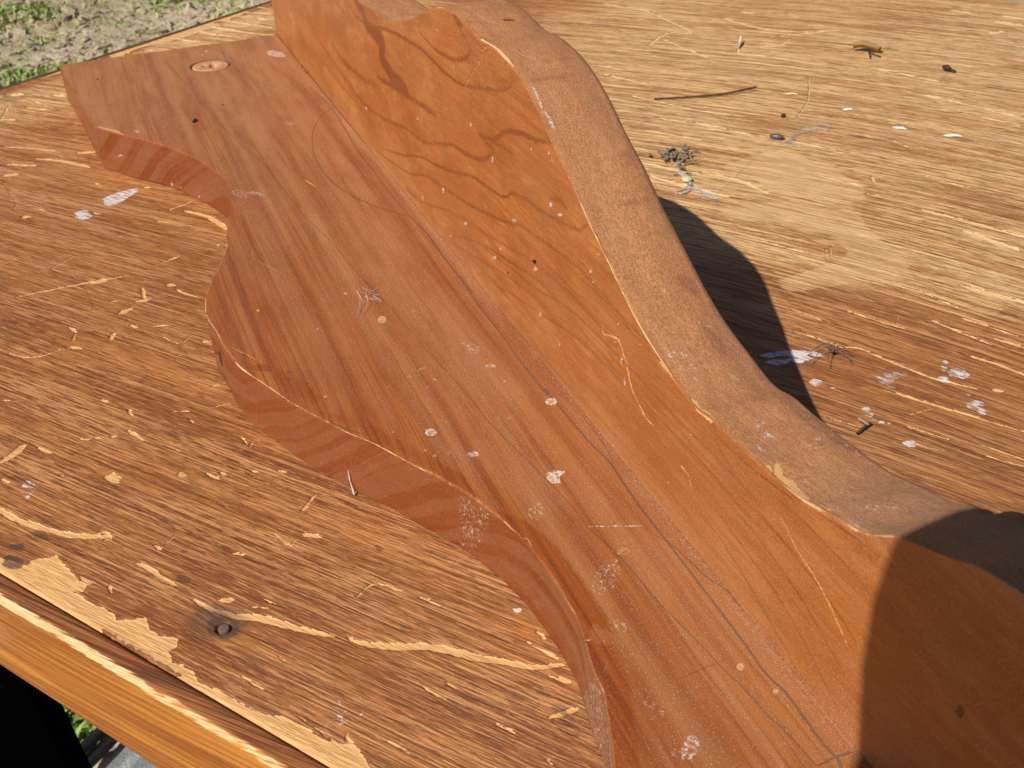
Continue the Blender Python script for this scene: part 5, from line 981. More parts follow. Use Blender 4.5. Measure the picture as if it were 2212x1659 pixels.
# nail recess
dn = np.hypot(Ug-20.75, Vg-.81); Zt = Zt-.05*sst(dn, .11, .08)-.03*sst(dn, .5, .1)
Zt = Zt-sst(Vg, .05, .012)*.03-sst(Ug, .06, 0)*.04
P = uv2w(Ug, Vg, Zt); nU, nV = Ug.shape
V = P.reshape(-1, 3); F = grid_faces(nU, nV)
at = dict(gr=np.c_[Ug.ravel(), grain(Ug, Vg).ravel(), np.zeros(Ug.size)], uv=np.c_[Ug.ravel(), Vg.ravel(), np.zeros(Ug.size)], wear=wear.ravel(), **{k: v.ravel() for k, v in MK.items()})
# skirts (thickness) of the top board
per = np.r_[np.arange(nU)*nV, (nU-1)*nV+np.arange(1, nV), np.arange(nU-2, -1, -1)*nV+nV-1, np.arange(nV-2, 0, -1)]
low_ = V[per].copy(); low_[:, 2] = -.62; b = len(V); nP = len(per)
V = np.vstack([V, low_]); a_ = np.arange(nP); a2 = (a_+1) % nP
F = np.vstack([F, np.c_[per[a_], b+a_, b+a2, per[a2]]])
for k in list(at): at[k] = np.concatenate([at[k], at[k][per]])
at['bare'][b:] = 0; at['wear'][b:] = -.5; at['orange'][b:] = 0; at['dark'][b:] = .6
tabletop = mesh_obj('tabletop', V, F, top_m, table, attrs=at)

# edge strip (front rail with rounded worn arris); cross-section in (v outward negative, z)
g = G('edge_strip_wood'); gr = g.at('gr', True); pos = g.at('uv', True); arr = g.at('arris'); tp = g.at('topside')
q1 = g.noise(gr, (.12, 3.2, 1), (2, 0, 0), d=3, dist=.3); q2 = g.noise(gr, (.5, 16, 1), (0, 4, 0), d=3); q3 = g.noise(gr, (3, 45, 1), d=2)
q4 = g.noise(gr, (.25, 30, 1), (8, 4, 0), d=4, r=.7); cface = g.mx(g.ss(q1, .40, .58), (.38, .112, .013), (.60, .225, .030)); cface = g.mx(g.ss(g.noise(pos, (1.2, 3, 1), (5, 5, 5), d=5, r=.7), .50, .66, 0, .6), cface, (.50, .22, .085)); cface = g.mx(g.ss(q4, .46, .42, 0, .55), cface, (.24, .075, .012)); cface = g.mx(g.ss(q4, .55, .60, 0, .5), cface, (.68, .32, .08)); cface = g.mx(g.ss(q2, .36, .5, .7, 0), cface, (.27, .10, .014)); cface = g.mx(g.ss(g.noise(pos, (30, 60, 1), d=4, r=.75), .5, .72, 0, .4), cface, (.66, .36, .14))
cface = g.mx(g.ss(g.noise(gr, (.3, 1.2, 1), (31, 7, 0), d=3), .55, .68, 0, .55), cface, (.52, .25, .11))
ctop = g.mx(g.ss(q2, .42, .56), (.17, .055, .018), (.36, .125, .035)); ctop = g.mx(g.ss(q4, .46, .42, 0, .6), ctop, (.07, .03, .018)); ctop = g.mx(g.ss(g.noise(pos, (2.2, 9, 1), d=3), .56, .62, 0, .8), ctop, (.70, .42, .18))
cw = g.mx(g.ss(q3, .3, .7), (.70, .40, .16), (.86, .60, .31)); cw = g.mx(g.ss(g.noise(pos, (1.5, 8, 1), (7, 7, 7), d=3), .55, .68, 0, .7), cw, (.68, .33, .13))
cc = g.mx(tp, cface, ctop); cc = g.mx(g.ss(g.mt('ADD', arr, g.mt('ADD', g.mt('MULTIPLY', g.mt('SUBTRACT', g.noise(pos, (.9, 9, 1), (1, 2, 3), d=4, r=.65), .5), 1.9), g.mt('MULTIPLY', g.mt('SUBTRACT', q3, .5), .8))), .46, .60), cc, cw)
cc = g.mx(g.mt('MULTIPLY', g.ss(g.noise(pos, (1.5, 14, 1), (9, 4, 3), d=4, r=.7), .56, .66), .6), cc, (.12, .05, .02))
strip_m = g.fin(cc, .5, g.mt('ADD', g.mt('MULTIPLY', q2, .8), g.mt('ADD', q4, g.mt('MULTIPLY', q3, .4))), .0004, .9, .3)
us2 = spaced(0., ULEN, lambda u: .022 if u < 30 else .4)
prof = [(-.012, -.70), (-.012, -.04), (-.020, -.012), (-.045, -.002)]
prof += [(-v, 0.) for v in np.linspace(.06, .19, 7)]
prof += [(-(.20+.10*math.sin(t)), -.10+.10*math.cos(t)) for t in np.linspace(.05, math.pi/2, 9)]
prof += [(-.30, z) for z in np.linspace(-.12, -1.50, 44)] + [(-.29, -1.55), (-.26, -1.57), (-.10, -1.57), (-.012, -1.57)]
prof = np.array(prof); nS = len(prof)
UU = np.repeat(us2[:, None], nS, 1); VV = np.repeat(prof[None, :, 0], len(us2), 0); ZZ = np.repeat(prof[None, :, 1], len(us2), 0)
wobb = (fbm(UU*1.3, ZZ*3, 71, 3)-.5)*.02; arrm = np.exp(-((np.arange(nS)-15)/4.2)**2)[None]*np.ones_like(UU)
arrm = arrm*(.38+.85*fbm(UU*.35, UU*0, 77, 3)); ZZ2 = ZZ+wobb*(arrm > .2)-.03*arrm*(fbm(UU*.8, UU*0, 79, 3) > .5)
tops = (np.arange(nS) < 13)[None]*np.ones_like(UU); arc = np.r_[0, np.cumsum(np.hypot(*np.diff(prof, axis=0).T))]
gv = arc[None]+(fbm(UU*.12, UU*0+3, 5, 2)-.5)*1.2
W = uv2w(UU, VV, ZZ2).reshape(-1, 3)
mesh_obj('edge_strip', W, grid_faces(len(us2), nS, True), strip_m, table, attrs=dict(gr=np.c_[UU.ravel(), gv.ravel(), np.zeros(UU.size)], uv=np.c_[UU.ravel(), (arc[None]+0*UU).ravel(), np.zeros(UU.size)], arris=arrm.ravel(), topside=tops.ravel().astype(float)))
def rail(name, a, b, c, d, z0, z1, mat=strip_m):
    P = [uv2w(*p) for p in (a, b, c, d)]; V = [np.array([p[0], p[1], z]) for z in (z0, z1) for p in P]
    F = [(0, 3, 2, 1), (4, 5, 6, 7), (0, 1, 5, 4), (1, 2, 6, 5), (2, 3, 7, 6), (3, 0, 4, 7)]
    o = mesh_obj(name, V, F, mat, table, smooth=False)
    n = len(V); me = o.data
    a_ = me.attributes.new('gr', 'FLOAT_VECTOR', 'POINT'); a_.data.foreach_set('vector', (np.array(V)*1.).astype(np.float32).ravel())
    a_ = me.attributes.new('uv', 'FLOAT_VECTOR', 'POINT'); a_.data.foreach_set('vector', (np.array(V)*1.).astype(np.float32).ravel())
    return o
red_m = plain('reddish_varnished_rail', (.16, .03, .015), .5)
rail('rail', (.25, .6), (1.2, .6), (1.2, VLEN-.2), (.25, VLEN-.2), -4.0, -.64, red_m)
rail('rail', (1.3, VLEN-1.2), (ULEN-1, VLEN-1.2), (ULEN-1, VLEN-.25), (1.3, VLEN-.25), -4.0, -.64, red_m)
rail('rail', (ULEN-1, .6), (ULEN-.1, .6), (ULEN-.1, VLEN-1.3), (ULEN-1, VLEN-1.3), -4.0, -.64, red_m)
g = G('black_painted_wood'); blackm = g.fin((.0006, .0006, .0005), 1., spec=0.)
def leg(u0, u1, v0, v1, splay=0.):
    P = []
    for z, s in ((-1.75, 0), (-37.9, splay)):
        for (u, v) in ((u0+s, v0), (u1+s, v0), (u1+s, v1), (u0+s, v1)): P.append(uv2w(u, v, z))
    F = [(0, 1, 2, 3), (7, 6, 5, 4), (0, 4, 5, 1), (1, 5, 6, 2), (2, 6, 7, 3), (3, 7, 4, 0)]
    mesh_obj('leg', P, F, blackm, table, smooth=False)
leg(7.9, 14.85, .75, 1.15, 4.9); leg(1.3, 4.3, VLEN-3.2, VLEN-1.3); leg(ULEN-5, ULEN-2, VLEN-3.2, VLEN-1.3); leg(ULEN-5, ULEN-2, 1.4, 3.)
# nail sunk in the tabletop
nm = plain('rusty_steel', (.17, .10, .075), .75, 90, .5)
c = uv2w(20.75, .81); ring = [(.0, -.025), (.04, -.022), (.062, -.026), (.072, -.04), (.072, -.12)]
V = [(c[0], c[1], ring[0][1])]; F = []
for r, z in ring[1:]:
    for k in range(20): V.append((c[0]+r*math.cos(k*math.pi/10), c[1]+r*math.sin(k*math.pi/10)*.95, z))
for k in range(20): F.append((0, 1+k, 1+(k+1) % 20))
for q in range(len(ring)-2):
    for k in range(20): F.append((1+q*20+k, 1+q*20+20+k, 1+q*20+20+(k+1) % 20, 1+q*20+(k+1) % 20))
mesh_obj('nail_head', V, F, nm, table)

# ============================================================ the scalloped shelf
PA = np.array(PROFILE_A); PB = np.array(PROFILE_B)
SYM = 6.85
def spline(P, breaks, s):
    P = np.array(P); out = np.zeros_like(s); bs = [P[0, 0]]+breaks+[P[-1, 0]]
    for a, b in zip(bs[:-1], bs[1:]):
        m = (P[:, 0] >= a-1e-6) & (P[:, 0] <= b+1e-6); x = P[m, 0]; y = P[m, 1]
        if len(x) > 2: d = np.gradient(y, x)
        else: d = np.array([(y[-1]-y[0])/(x[-1]-x[0])]*2)
        k = (s >= a) & (s <= b); i = np.clip(np.searchsorted(x, s[k])-1, 0, len(x)-2)
        h = x[i+1]-x[i]; t = (s[k]-x[i])/h; h00 = 2*t**3-3*t*t+1; h10 = t**3-2*t*t+t; h01 = -2*t**3+3*t*t; h11 = t**3-t*t
        out[k] = h00*y[i]+h10*h*d[i]+h01*y[i+1]+h11*h*d[i+1]
    return out
def W_A(s):
    e = np.where(s > 9.05, 2*SYM-s, s); r = np.zeros_like(s)
    m = s <= 9.04; r[m] = spline(PA, [-10.81, -4.45], s[m]) if m.any() else 0
    if (~m).any():
        e2 = np.clip(2*SYM-s[~m]-.0, -16.4, 9.04); off = spline(PA, [-10.81, -4.45], np.array([9.04]))[0]-spline(PA, [-10.81, -4.45], np.array([2*SYM-9.05]))[0]
        r[~m] = spline(PA, [-10.81, -4.45], e2)+off*np.exp(-(s[~m]-9.05)/1.5)
    return r
def W_B(s):
    r = np.zeros_like(s); m0 = s < -5.84; m1 = s > 10.87; m = ~(m0 | m1)
    r[m] = spline(PB, [-4.41], s[m]); r[m0] = W_A(s[m0])+.02
    if m1.any():
        off = PB[-1, 1]-W_A(np.array([10.87]))[0]; r[m1] = W_A(s[m1])+off*np.exp(-(s[m1]-10.87)/1.5)
    return r
S0, S1 = -16.4, 2*SYM+16.4
def ds(s):
    if s > 11.2: return .12
    return max(.009, (14.58+1.5-s)/1088*.95)
ss_ = spaced(S0, S1, ds)
def wood_coords(s, w, z): return np.c_[s, w, z]

# --- materials
def shelf_material(name, board):
    g = G(name); p = g.at('swz', True); side = g.at('side'); edge = g.at('edge')
    pencil_gapshade = g.at('pencil_gapshade'); spot = g.at('spot'); spotc = g.at('spotc'); tan = g.at('tan'); hole = g.at('hole'); deep = g.at('deep'); dust_sheen = g.at('dust_sheen'); fig = g.at('fig'); bare = g.at('bare'); dark = g.at('dark')
    fine = g.noise(p, (75, 75, 75), d=3, r=.85); grit = g.voro(p, (48, 48, 48)); grit2 = g.voro(p, (17, 17, 17), (3, 3, 3))
    wv = g.noise(p, (.16, .45, .45), (4, 4, 4), d=2, color=True)
    pw = g.va(p, g.vm(wv, (0, .30, .30)))
    brk = g.noise(p, (22, 22, 22), (1, 5, 2), d=4, r=.75)
    def rag(m, k=1.4, lo=.38, hi=.62):
        return g.mt('MULTIPLY', g.ss(g.mt('ADD', m, g.mt('MULTIPLY', g.mt('SUBTRACT', brk, .5), k)), lo, hi), g.ss(m, .03, .25))
    spot = g.mt('MULTIPLY', rag(spot, 4.5, .35, 1.25), .9); tan = rag(tan, 1.2); bare = rag(bare, 1.5)
    if board == 'flat':
        # ring coordinate leans through the thickness so that top and cut edge share the same rings
        x = g.n('ShaderNodeSeparateXYZ'); g.put(x.inputs[0], pw); R = g.mt('ADD', x.outputs[1], g.mt('MULTIPLY', x.outputs[2], .62))
        cb = g.n('ShaderNodeCombineXYZ'); g.put(cb.inputs[0], x.outputs[0]); g.put(cb.inputs[1], R); R = cb.outputs[0]
        r1 = g.noise(R, (.035, 5.0, 1), (0, 2, 0), d=3, r=.5); r2 = g.noise(R, (.09, 17, 1), (3, 0, 0), d=3, r=.6); r3 = g.noise(R, (.9, 42, 1), d=2)
        lowc = g.noise(p, (.28, .45, .5), (9, 2, 1), d=3)
        col = g.mx(g.ss(lowc, .38, .62), (.33, .085, .016), (.44, .140, .030))
        col = g.mx(g.ss(r1, .36, .62, .75, 0), col, (.235, .050, .012))
        col = g.mx(g.ss(r2, .40, .50, .65, 0), col, (.22, .046, .011)); r4 = g.noise(R, (.8, 60, 1), (4, 0, 0), d=3, r=.7); col = g.mx(g.ss(r4, .46, .40, 0, .4), col, (.17, .038, .010)); col = g.mx(g.ss(r4, .56, .62, 0, .3), col, (.56, .22, .085))
        col = g.mx(g.ss(r3, .4, .55, .25, 0), col, (.27, .09, .04))
        # cut edge: clear orange bands alternating with dull dusty ones
        ce = g.mx(g.ss(r1, .47, .53), (.21, .040, .006), (.265, .092, .042)); ce = g.mx(g.ss(r2, .38, .5, .5, 0), ce, (.26, .062, .014)); ce = g.mx(g.ss(lowc, .45, .6, 0, .5), ce, (.28, .072, .018))
        col = g.mx(side, col, ce)
        col = g.mx(g.mt('MULTIPLY', deep, .85), col, g.mx(g.ss(r2, .4, .6), (.20, .042, .006), (.33, .080, .011)))
        filmc = (.44, .20, .078)
    else:
        x = g.n('ShaderNodeSeparateXYZ'); g.put(x.inputs[0], pw)
        r1 = g.noise(pw, (.13, 1.4, 1.6), (0, 2, 0), d=3, r=.5); rr = g.mt('FRACT', g.mt('MULTIPLY', g.mt('ADD', x.outputs[2], g.mt('MULTIPLY', x.outputs[0], .035)), 2.6))
        ln = g.ss(g.mt('ABSOLUTE', g.mt('SUBTRACT', rr, .5)), .5, .36); rel = g.at('lines')
        r3 = g.noise(pw, (.6, 20, 30), d=3)
        lowc = g.noise(p, (.4, .5, .5), (1, 2, 1), d=4, r=.6)
        col = g.mx(g.ss(lowc, .35, .62), (.56, .200, .046), (.40, .108, .014))
        col = g.mx(g.ss(r1, .36, .6, .5, 0), col, (.46, .13, .022))
        col = g.mx(g.ss(r3, .40, .55, .4, 0), col, (.38, .10, .018)); bl_ = g.noise(p, (.5, 1.1, 1.1), (17, 2, 5), d=4, r=.65); col = g.mx(g.ss(bl_, .46, .60, 0, .75), col, (.34, .092, .014)); col = g.mx(g.ss(g.noise(p, (.7, 1.6, 1.6), (4, 9, 5), d=5, r=.7), .52, .66, 0, .5), col, (.60, .27, .09)); po = g.noise(pw, (3.5, 50, 60), (0, 0, 7), d=3, r=.7); col = g.mx(g.ss(po, .44, .38, 0, .45), col, (.24, .062, .012)); col = g.mx(g.ss(po, .57, .63, 0, .4), col, (.68, .33, .11))
        fd = g.ss(x.outputs[0], 0, 9); col = g.mx(g.mt('MULTIPLY', fd, .35), col, (.36, .10, .016))
        fl = g.noise(pw, (.16, 9, 11), (0, 7, 0), d=3, r=.6)
        col = g.mx(g.mt('MULTIPLY', g.ss(fl, .40, .5, .75, 0), g.mt('ADD', .25, g.mt('MULTIPLY', rel, .6))), col, (.33, .088, .014))
        col = g.mx(g.mt('MULTIPLY', fig, g.ss(bl_, .3, .6, 1.0, .85)), col, (.20, .042, .005))
        # sawn top edge: matt, fuzzy, brown
        f1 = g.noise(p, (34, 34, 34), d=4, r=.75); f2 = g.noise(p, (.8, 5, 1), (3, 3, 0), d=3); f3 = g.noise(p, (7, .8, 1), d=3)
        ct = g.mx(g.ss(f1, .40, .60), (.42, .160, .052), (.62, .285, .118)); ct = g.mx(g.ss(f2, .40, .62, .35, 0), ct, (.36, .13, .05)); f5 = g.noise(p, (4, 60, 30), (1, 1, 1), d=3, r=.7); ct = g.mx(g.ss(f5, .46, .40, 0, .4), ct, (.28, .10, .04)); ct = g.mx(g.ss(f5, .55, .60, 0, .4), ct, (.66, .34, .17))
        ct = g.mx(g.ss(f3, .55, .72, 0, .25), ct, (.22, .09, .05)); ct = g.mx(g.mt('MULTIPLY', dark, .8), ct, (.19, .055, .028))
        gy = g.n('ShaderNodeSeparateXYZ'); g.put(gy.inputs[0], p); ct = g.mx(g.mt('MULTIPLY', g.ss(g.mt('ADD', gy.outputs[1], g.mt('MULTIPLY', g.mt('SUBTRACT', lowc, .5), 1.2)), .55, 1.0), .55), ct, (.24, .095, .048))
        ct = g.mx(g.at('grey'), ct, (.40, .25, .16))
        col = g.mx(side, col, ct)
        filmc = (.56, .28, .13)
    # dull film of dust plus sky sheen painted at the flat board's far end, grains of dust
    dn = g.noise(p, (.5, 2.6, 2.6), (7, 7, 7), d=5, r=.7)
    film = g.mt('MULTIPLY', dust_sheen, g.ss(dn, .32, .62, .35, .85))
    film = g.mt('ADD', film, g.mt('MULTIPLY', g.mt('ADD', dust_sheen, .15), g.ss(fine, .42, .62, -.28, .42)), clamp=True)
    col = g.mx(film, col, filmc)
    gr_ = g.mt('MULTIPLY', g.ss(grit, .34, .16), g.ss(g.noise(p, (42, 42, 42), (2, 0, 0), d=0), .46, .56)); gr2_ = g.mt('MULTIPLY', g.ss(grit2, .13, .07), g.ss(g.noise(p, (9, 9, 9), (2, 5, 0), d=1), .53, .6))
    grains = g.mt('MAXIMUM', g.mt('MULTIPLY', gr_, g.mt('ADD', g.mt('MULTIPLY', dust_sheen, 1.0), .3, clamp=True)), g.mt('MULTIPLY', gr2_, g.mt('ADD', g.mt('MULTIPLY', dust_sheen, .6), .3, clamp=True)))
    crust = g.at('crust'); cr_ = g.mt('MULTIPLY', crust, g.ss(g.mt('ADD', fine, g.mt('MULTIPLY', brk, .8)),   .90, 1.06, 0, .65)); col = g.mx(cr_, col, (.62, .44, .29)); col = g.mx(g.mt('MULTIPLY', grains, .8), col, (.82, .68, .54)); col = g.mx(g.ss(fine, .38, .52, .22, 0), col, (.10, .03, .01))
    if board == 'upright': col = g.mx(g.mt('MULTIPLY', side, g.ss(fine, .5, .8, 0, .35)), col, (.62, .36, .2))
    col = g.mx(g.mt('MULTIPLY', pencil_gapshade, g.ss(fine, .3, .6, .95, .6)), col, (.085, .06, .06))
    col = g.mx(g.mt('MULTIPLY', tan, .7), col, (.64, .38, .18)); col = g.mx(g.mt('MULTIPLY', bare, .95), col, g.mx(g.ss(fine, .3, .7), (.66, .30, .08), (.85, .52, .22)))
    col = g.mx(g.mt('MULTIPLY', spot, g.ss(fine, .25, .55, .6, 1)), col, (.80, .69, .60)); col = g.mx(spotc, col, (.50, .26, .14))
    em = g.ss(g.mt('ADD', edge, g.mt('MULTIPLY', g.mt('SUBTRACT', g.noise(p, (3, 3, 3), (5, 5, 5), d=4, r=.7), .5), 1.1)), .5, .66)
    col = g.mx(em, col, g.mx(g.ss(fine, .3, .7), (.60, .31, .13), (.82, .56, .30)))
    col = g.mx(hole, col, (.02, .01, .006))
    rgh = g.mt('ADD', g.mt('MULTIPLY', g.mt('MAXIMUM', film, grains), .35), .36); rgh = g.mt('MAXIMUM', rgh, g.mt('MULTIPLY', g.mt('MAXIMUM', tan, bare), .8))
    if board == 'upright': rgh = g.mt('MAXIMUM', rgh, g.mt('MULTIPLY', side, .85))
    b = g.mt('ADD', g.mt('MULTIPLY', fine, .10), g.mt('MULTIPLY', r3, .10)); b = g.mt('SUBTRACT', b, g.mt('MULTIPLY', pencil_gapshade, .25)); b = g.mt('ADD', b, g.mt('MULTIPLY', grains, .6)); b = g.mt('ADD', b, g.mt('MULTIPLY', spot, .25)); b = g.mt('SUBTRACT', b, g.mt('MULTIPLY', tan, .25)); b = g.mt('SUBTRACT', b, g.mt('MULTIPLY', hole, 1.2))
    if board == 'upright': b = g.mt('ADD', b, g.mt('MULTIPLY', g.mt('MULTIPLY', side, f1), 1.1)); b = g.mt('SUBTRACT', b, g.mt('MULTIPLY', fig, .05))
    else: b = g.mt('ADD', b, g.mt('MULTIPLY', r2, .22))
    return g.fin(col, rgh, b, .0003, .9, .28)
flat_m = shelf_material('dusty_stained_board', 'flat'); up_m = shelf_material('orange_stained_board', 'upright')
shelf = empty('wooden_shelf'); tag(shelf, 'dusty reddish-brown scalloped wooden shelf of two boards joined at a right angle', 'wooden shelf')

CH = ['pencil_gapshade', 'spot', 'spotc', 'tan', 'hole', 'deep', 'fig', 'bare', 'dark']
# --- flat board: s along the crease, path across the top, round the arris, down the edge, back below
Wd = W_A(ss_); n = len(ss_)
jit = (fbm(ss_*2.2, ss_*0, 91, 3)-.5)*.035
rad = .016+.024*sst(fbm(ss_*1.1, ss_*0+2, 93, 3), .45, .7)
q = np.linspace(0, 1, 400)
top = np.stack([np.repeat((Wd+jit-rad)[:, None], 400, 1)*q[None], np.ones((n, 400))], -1)
ang = np.linspace(0, math.pi/2, 7)[1:]
arc_ = np.stack([(Wd+jit-rad)[:, None]+rad[:, None]*np.sin(ang)[None], 1-rad[:, None]+rad[:, None]*np.cos(ang)[None]], -1)
zz = np.linspace(.95, .035, 66)
zs = zz[None]*(1-rad[:, None])/1.0; zs = np.minimum(zs, 1-rad[:, None]-.004)
sidew = np.repeat((Wd+jit)[:, None], 66, 1)+(fbm(ss_[:, None]*1.5+0*zz[None], zz[None]*6+0*ss_[:, None], 95, 2)-.5)*.02
side_ = np.stack([sidew, zs], -1)
bot = np.stack([np.stack([Wd+jit-.03, Wd*.5, 0*Wd+.003, 0*Wd+.003], 1), np.stack([0*Wd+.004, 0*Wd+.004, 0*Wd+.004, 0*Wd+.9], 1)], -1)
Pth = np.concatenate([top, arc_, side_, bot], 1); m = Pth.shape[1]
Pth[:, 0, 0] = .003
sG = np.repeat(ss_[:, None], m, 1); wG = Pth[..., 0]; zG = Pth[..., 1].copy()
# slight round-over at the far end
endf = sst(ss_, S0+.05, S0)[:, None]; zG = zG-endf*.04*(zG > .9)
masks = {c: np.zeros((n, m)) for c in CH}
rt = raster('A', sG[:, :400], wG[:, :400], CH, row_key=ss_); re = raster('AE', sG[:, 406:472], zG[:, 406:472], CH, row_key=ss_)
for c in CH: masks[c][:, :400] = rt[c]; masks[c][:, 406:472] = re[c]
# screw plug: shallow counterbore in the board
PC = (-14.33, 2.13); PR = .50
dp = np.hypot(sG-PC[0], wG-PC[1]); tmask = np.zeros((n, m), bool); tmask[:, :400] = True
zG = np.where(tmask & (dp < PR), zG-.10, zG)
masks['pencil_gapshade'] = np.maximum(masks['pencil_gapshade'], np.where(tmask, sst(np.abs(dp-PR-.01), .045, .01)*.9, 0))
masks['tan'] = np.maximum(masks['tan'], np.where(tmask, sst(dp, 1.0, .5)*.25, 0))
zG = zG-np.where(tmask, masks['hole']*.05+masks['tan']*.012, 0)
masks['pencil_gapshade'] = np.maximum(masks['pencil_gapshade'], np.where(tmask, sst(wG, .035, .012)*sst(sG, -5, -8), 0))  # not pencil: occlusion shade of the joint gap, painted dark towards the far end
# dust film: heavy towards the crease and the far end (there it also paints in sky sheen), rubbed clean near the lower left arris
q_ = wG/np.maximum(Wd[:, None], .1)
dust_sheen = .38+.45*sst(sG, -3, -13)+.20*sst(q_, .75, .2)-.34*sst(q_, .70, .95)*sst(sG, -4, -1)
dust_sheen = dust_sheen+.12*sst(wG, .30, .05)*sst(sG, -14, -3)+(fbm(sG*.5, wG*1.6, 61, 3)-.5)*.5
# finger-wide streaks of dust along the grain
dust_sheen = dust_sheen+.45*(fbm(sG*.10, wG*4.5, 63, 3)-.5)*2+.3*(fbm(sG*.3, wG*14, 64, 2)-.5)*2
dust_sheen = np.where(np.arange(m)[None] >= 400, .10+.25*(fbm(sG*.8, zG*2, 65, 3)-.5)+.35*sst(sG, 6.3, 8.5), dust_sheen); dust_sheen = np.clip(dust_sheen-.55*masks['deep'], 0, 1)
crust = np.where(np.arange(m)[None] < 400, sst(wG, .20+.16*(fbm(sG*.9, sG*0, 68, 3)-.5), .0)*sst(sG, -13, -6)*.85*(.45+.9*fbm(sG*.7, wG*2, 69, 3)), 0)
crust = np.maximum(crust, sst(sG, 5.4, 5.7)*0)
edge = np.zeros((n, m)); ei = np.arange(m); eb = np.exp(-((ei-402.5)/2.0)**2)[None]
edge = eb*np.clip(.62+.7*(fbm(sG[:, :1]*.8, sG[:, :1]*0, 67, 3)-.5)-.35*sst(sG[:, :1], 5.6, 6.2)*sst(sG[:, :1], 7.2, 6.6)-.3*sst(sG[:, :1], -4.5, -5), 0, 1)
Vv = np.stack([sG, -wG, zG], -1).reshape(-1, 3)
side_a = np.clip((ei-402)/3., 0, 1)[None]*np.ones((n, m))
at = dict(swz=np.stack([sG, wG, zG], -1).reshape(-1, 3), side=side_a.ravel(), edge=edge.ravel(), dust_sheen=dust_sheen.ravel(), crust=crust.ravel(), **{k: v.ravel() for k, v in masks.items()})
Fq = grid_faces(n, m, True)[:, ::-1]
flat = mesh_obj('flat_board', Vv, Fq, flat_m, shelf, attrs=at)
def cap(name, idx, src, mat, ats):
    # end grain faces, kept in the same part by a second tiny strip of quads
    return
def add_caps(o, n, m):
    bm = bmesh.new(); bm.from_mesh(o.data); bm.verts.ensure_lookup_table()
    for base in (0, (n-1)*m):
        try:
            f = bm.faces.new([bm.verts[base+i] for i in range(m)]); f.smooth = False
        except ValueError: pass
    bmesh.ops.triangulate(bm, faces=[f for f in bm.faces if len(f.verts) > 4])
    bm.to_mesh(o.data); bm.free()
add_caps(flat, n, m)

# --- plug with a screw hole
g = G('pale_plug_wood'); tcp = g.n('ShaderNodeTexCoord').outputs['Object']
k1 = g.noise(tcp, (300, 2500, 300), d=3); pm_ = g.fin(g.mx(g.ss(k1, .35, .65), (.46, .22, .10), (.60, .34, .17)), .7, k1, .0002)
V = []; F = []; ringR = [.0, .10, .15, .175, .19, .22, .30, .40, .462, .478]; ringZ = [-.75, -.72, -.5, -.2, -.04, 0, 0, 0, -.004, -.09]
for r, z in zip(ringR[1:], ringZ[1:]):
    for k in range(40):
        a = k*math.pi/20; rr = r*(1+(.14*math.sin(3*a+1)+.1*math.sin(5*a) if r < .25 else 0)); V.append((PC[0]+rr*math.cos(a), -PC[1]+rr*math.sin(a), .993+z))
V.append((PC[0], -PC[1], .993+ringZ[0])); c0 = len(V)-1
for k in range(40): F.append((c0, k, (k+1) % 40))
for q2 in range(len(ringR)-2):
    for k in range(40): F.append((q2*40+k, q2*40+40+k, q2*40+40+(k+1) % 40, q2*40+(k+1) % 40))
mesh_obj('screw_plug', V, F, pm_, shelf)
# carve the same hole out of the board under the plug
me = flat.data; co = np.empty(len(me.vertices)*3, np.float32); me.vertices.foreach_get('co', co); co = co.reshape(-1, 3)/K
dd = np.hypot(co[:, 0]-PC[0], co[:, 1]+PC[1]); kk = (dd < .36) & (co[:, 2] > .8); co[kk, 2] = .15
me.vertices.foreach_set('co', (co*K).astype(np.float32).ravel()); me.update()

# --- upright board: path up the inner face, over the sawn top edge, down the back
Hd = 1+W_B(ss_); jb = (fbm(ss_*2., ss_*0, 191, 3)-.5)*.03
ri = .018+.030*sst(fbm(ss_*.9, ss_*0+2, 193, 3), .45, .75); ro = .10+0*ss_
# chips out of the outer arris near the shadowed end
chip = .075*np.exp(-((ss_-9.70)/.10)**2)+.03*np.exp(-((ss_-9.55)/.06)**2)+.05*np.exp(-((ss_-10.15)/.12)**2)
Hj = Hd+jb
nq = 400; qz = np.r_[np.linspace(0.004, .96, 4)[:, None].T[0], np.zeros(0)]
inner = 1.0+(Hj-ri-1.0)[:, None]*np.linspace(0, 1, nq)[None]
p0 = np.stack([np.zeros((n, 4)), np.repeat(qz[None], n, 0)], -1)
p1 = np.stack([np.zeros((n, nq)), inner], -1)
p2 = np.stack([ri[:, None]*(1-np.cos(ang))[None], (Hj-ri)[:, None]+ri[:, None]*np.sin(ang)[None]], -1)
yt = np.linspace(0, 1, 112)[1:-1]
p3 = np.stack([ri[:, None]+(1-ri-ro)[:, None]*yt[None], np.repeat(Hj[:, None], 110, 1)-chip[:, None]*sst(yt, .75, 1)[None]+(fbm(ss_[:, None]*2.5+0*yt[None], yt[None]*4+0*ss_[:, None], 197, 3)-.5)*.03], -1)
ang2 = np.linspace(0, math.pi/2, 15)[1:]
p4 = np.stack([(1-ro)[:, None]+ro[:, None]*np.sin(ang2)[None], (Hj-ro-chip)[:, None]+ro[:, None]*np.cos(ang2)[None]], -1)
p5 = np.stack([np.ones((n, 6)), (Hj-ro-chip)[:, None]*np.linspace(.95, .004, 6)[None]], -1)
Pb = np.concatenate([p0, p1, p2, p3, p4, p5], 1); mb = Pb.shape[1]
sB_ = np.repeat(ss_[:, None], mb, 1); yB = Pb[..., 0].copy(); zB = Pb[..., 1].copy()
iA, iB, iC = 4, 4+nq, 4+nq+6
yB[:, :iB] += ((fbm(sB_[:, :iB]*.3, zB[:, :iB]*.6, 199, 2)-.5)*.02)*(zB[:, :iB] > 1.05)
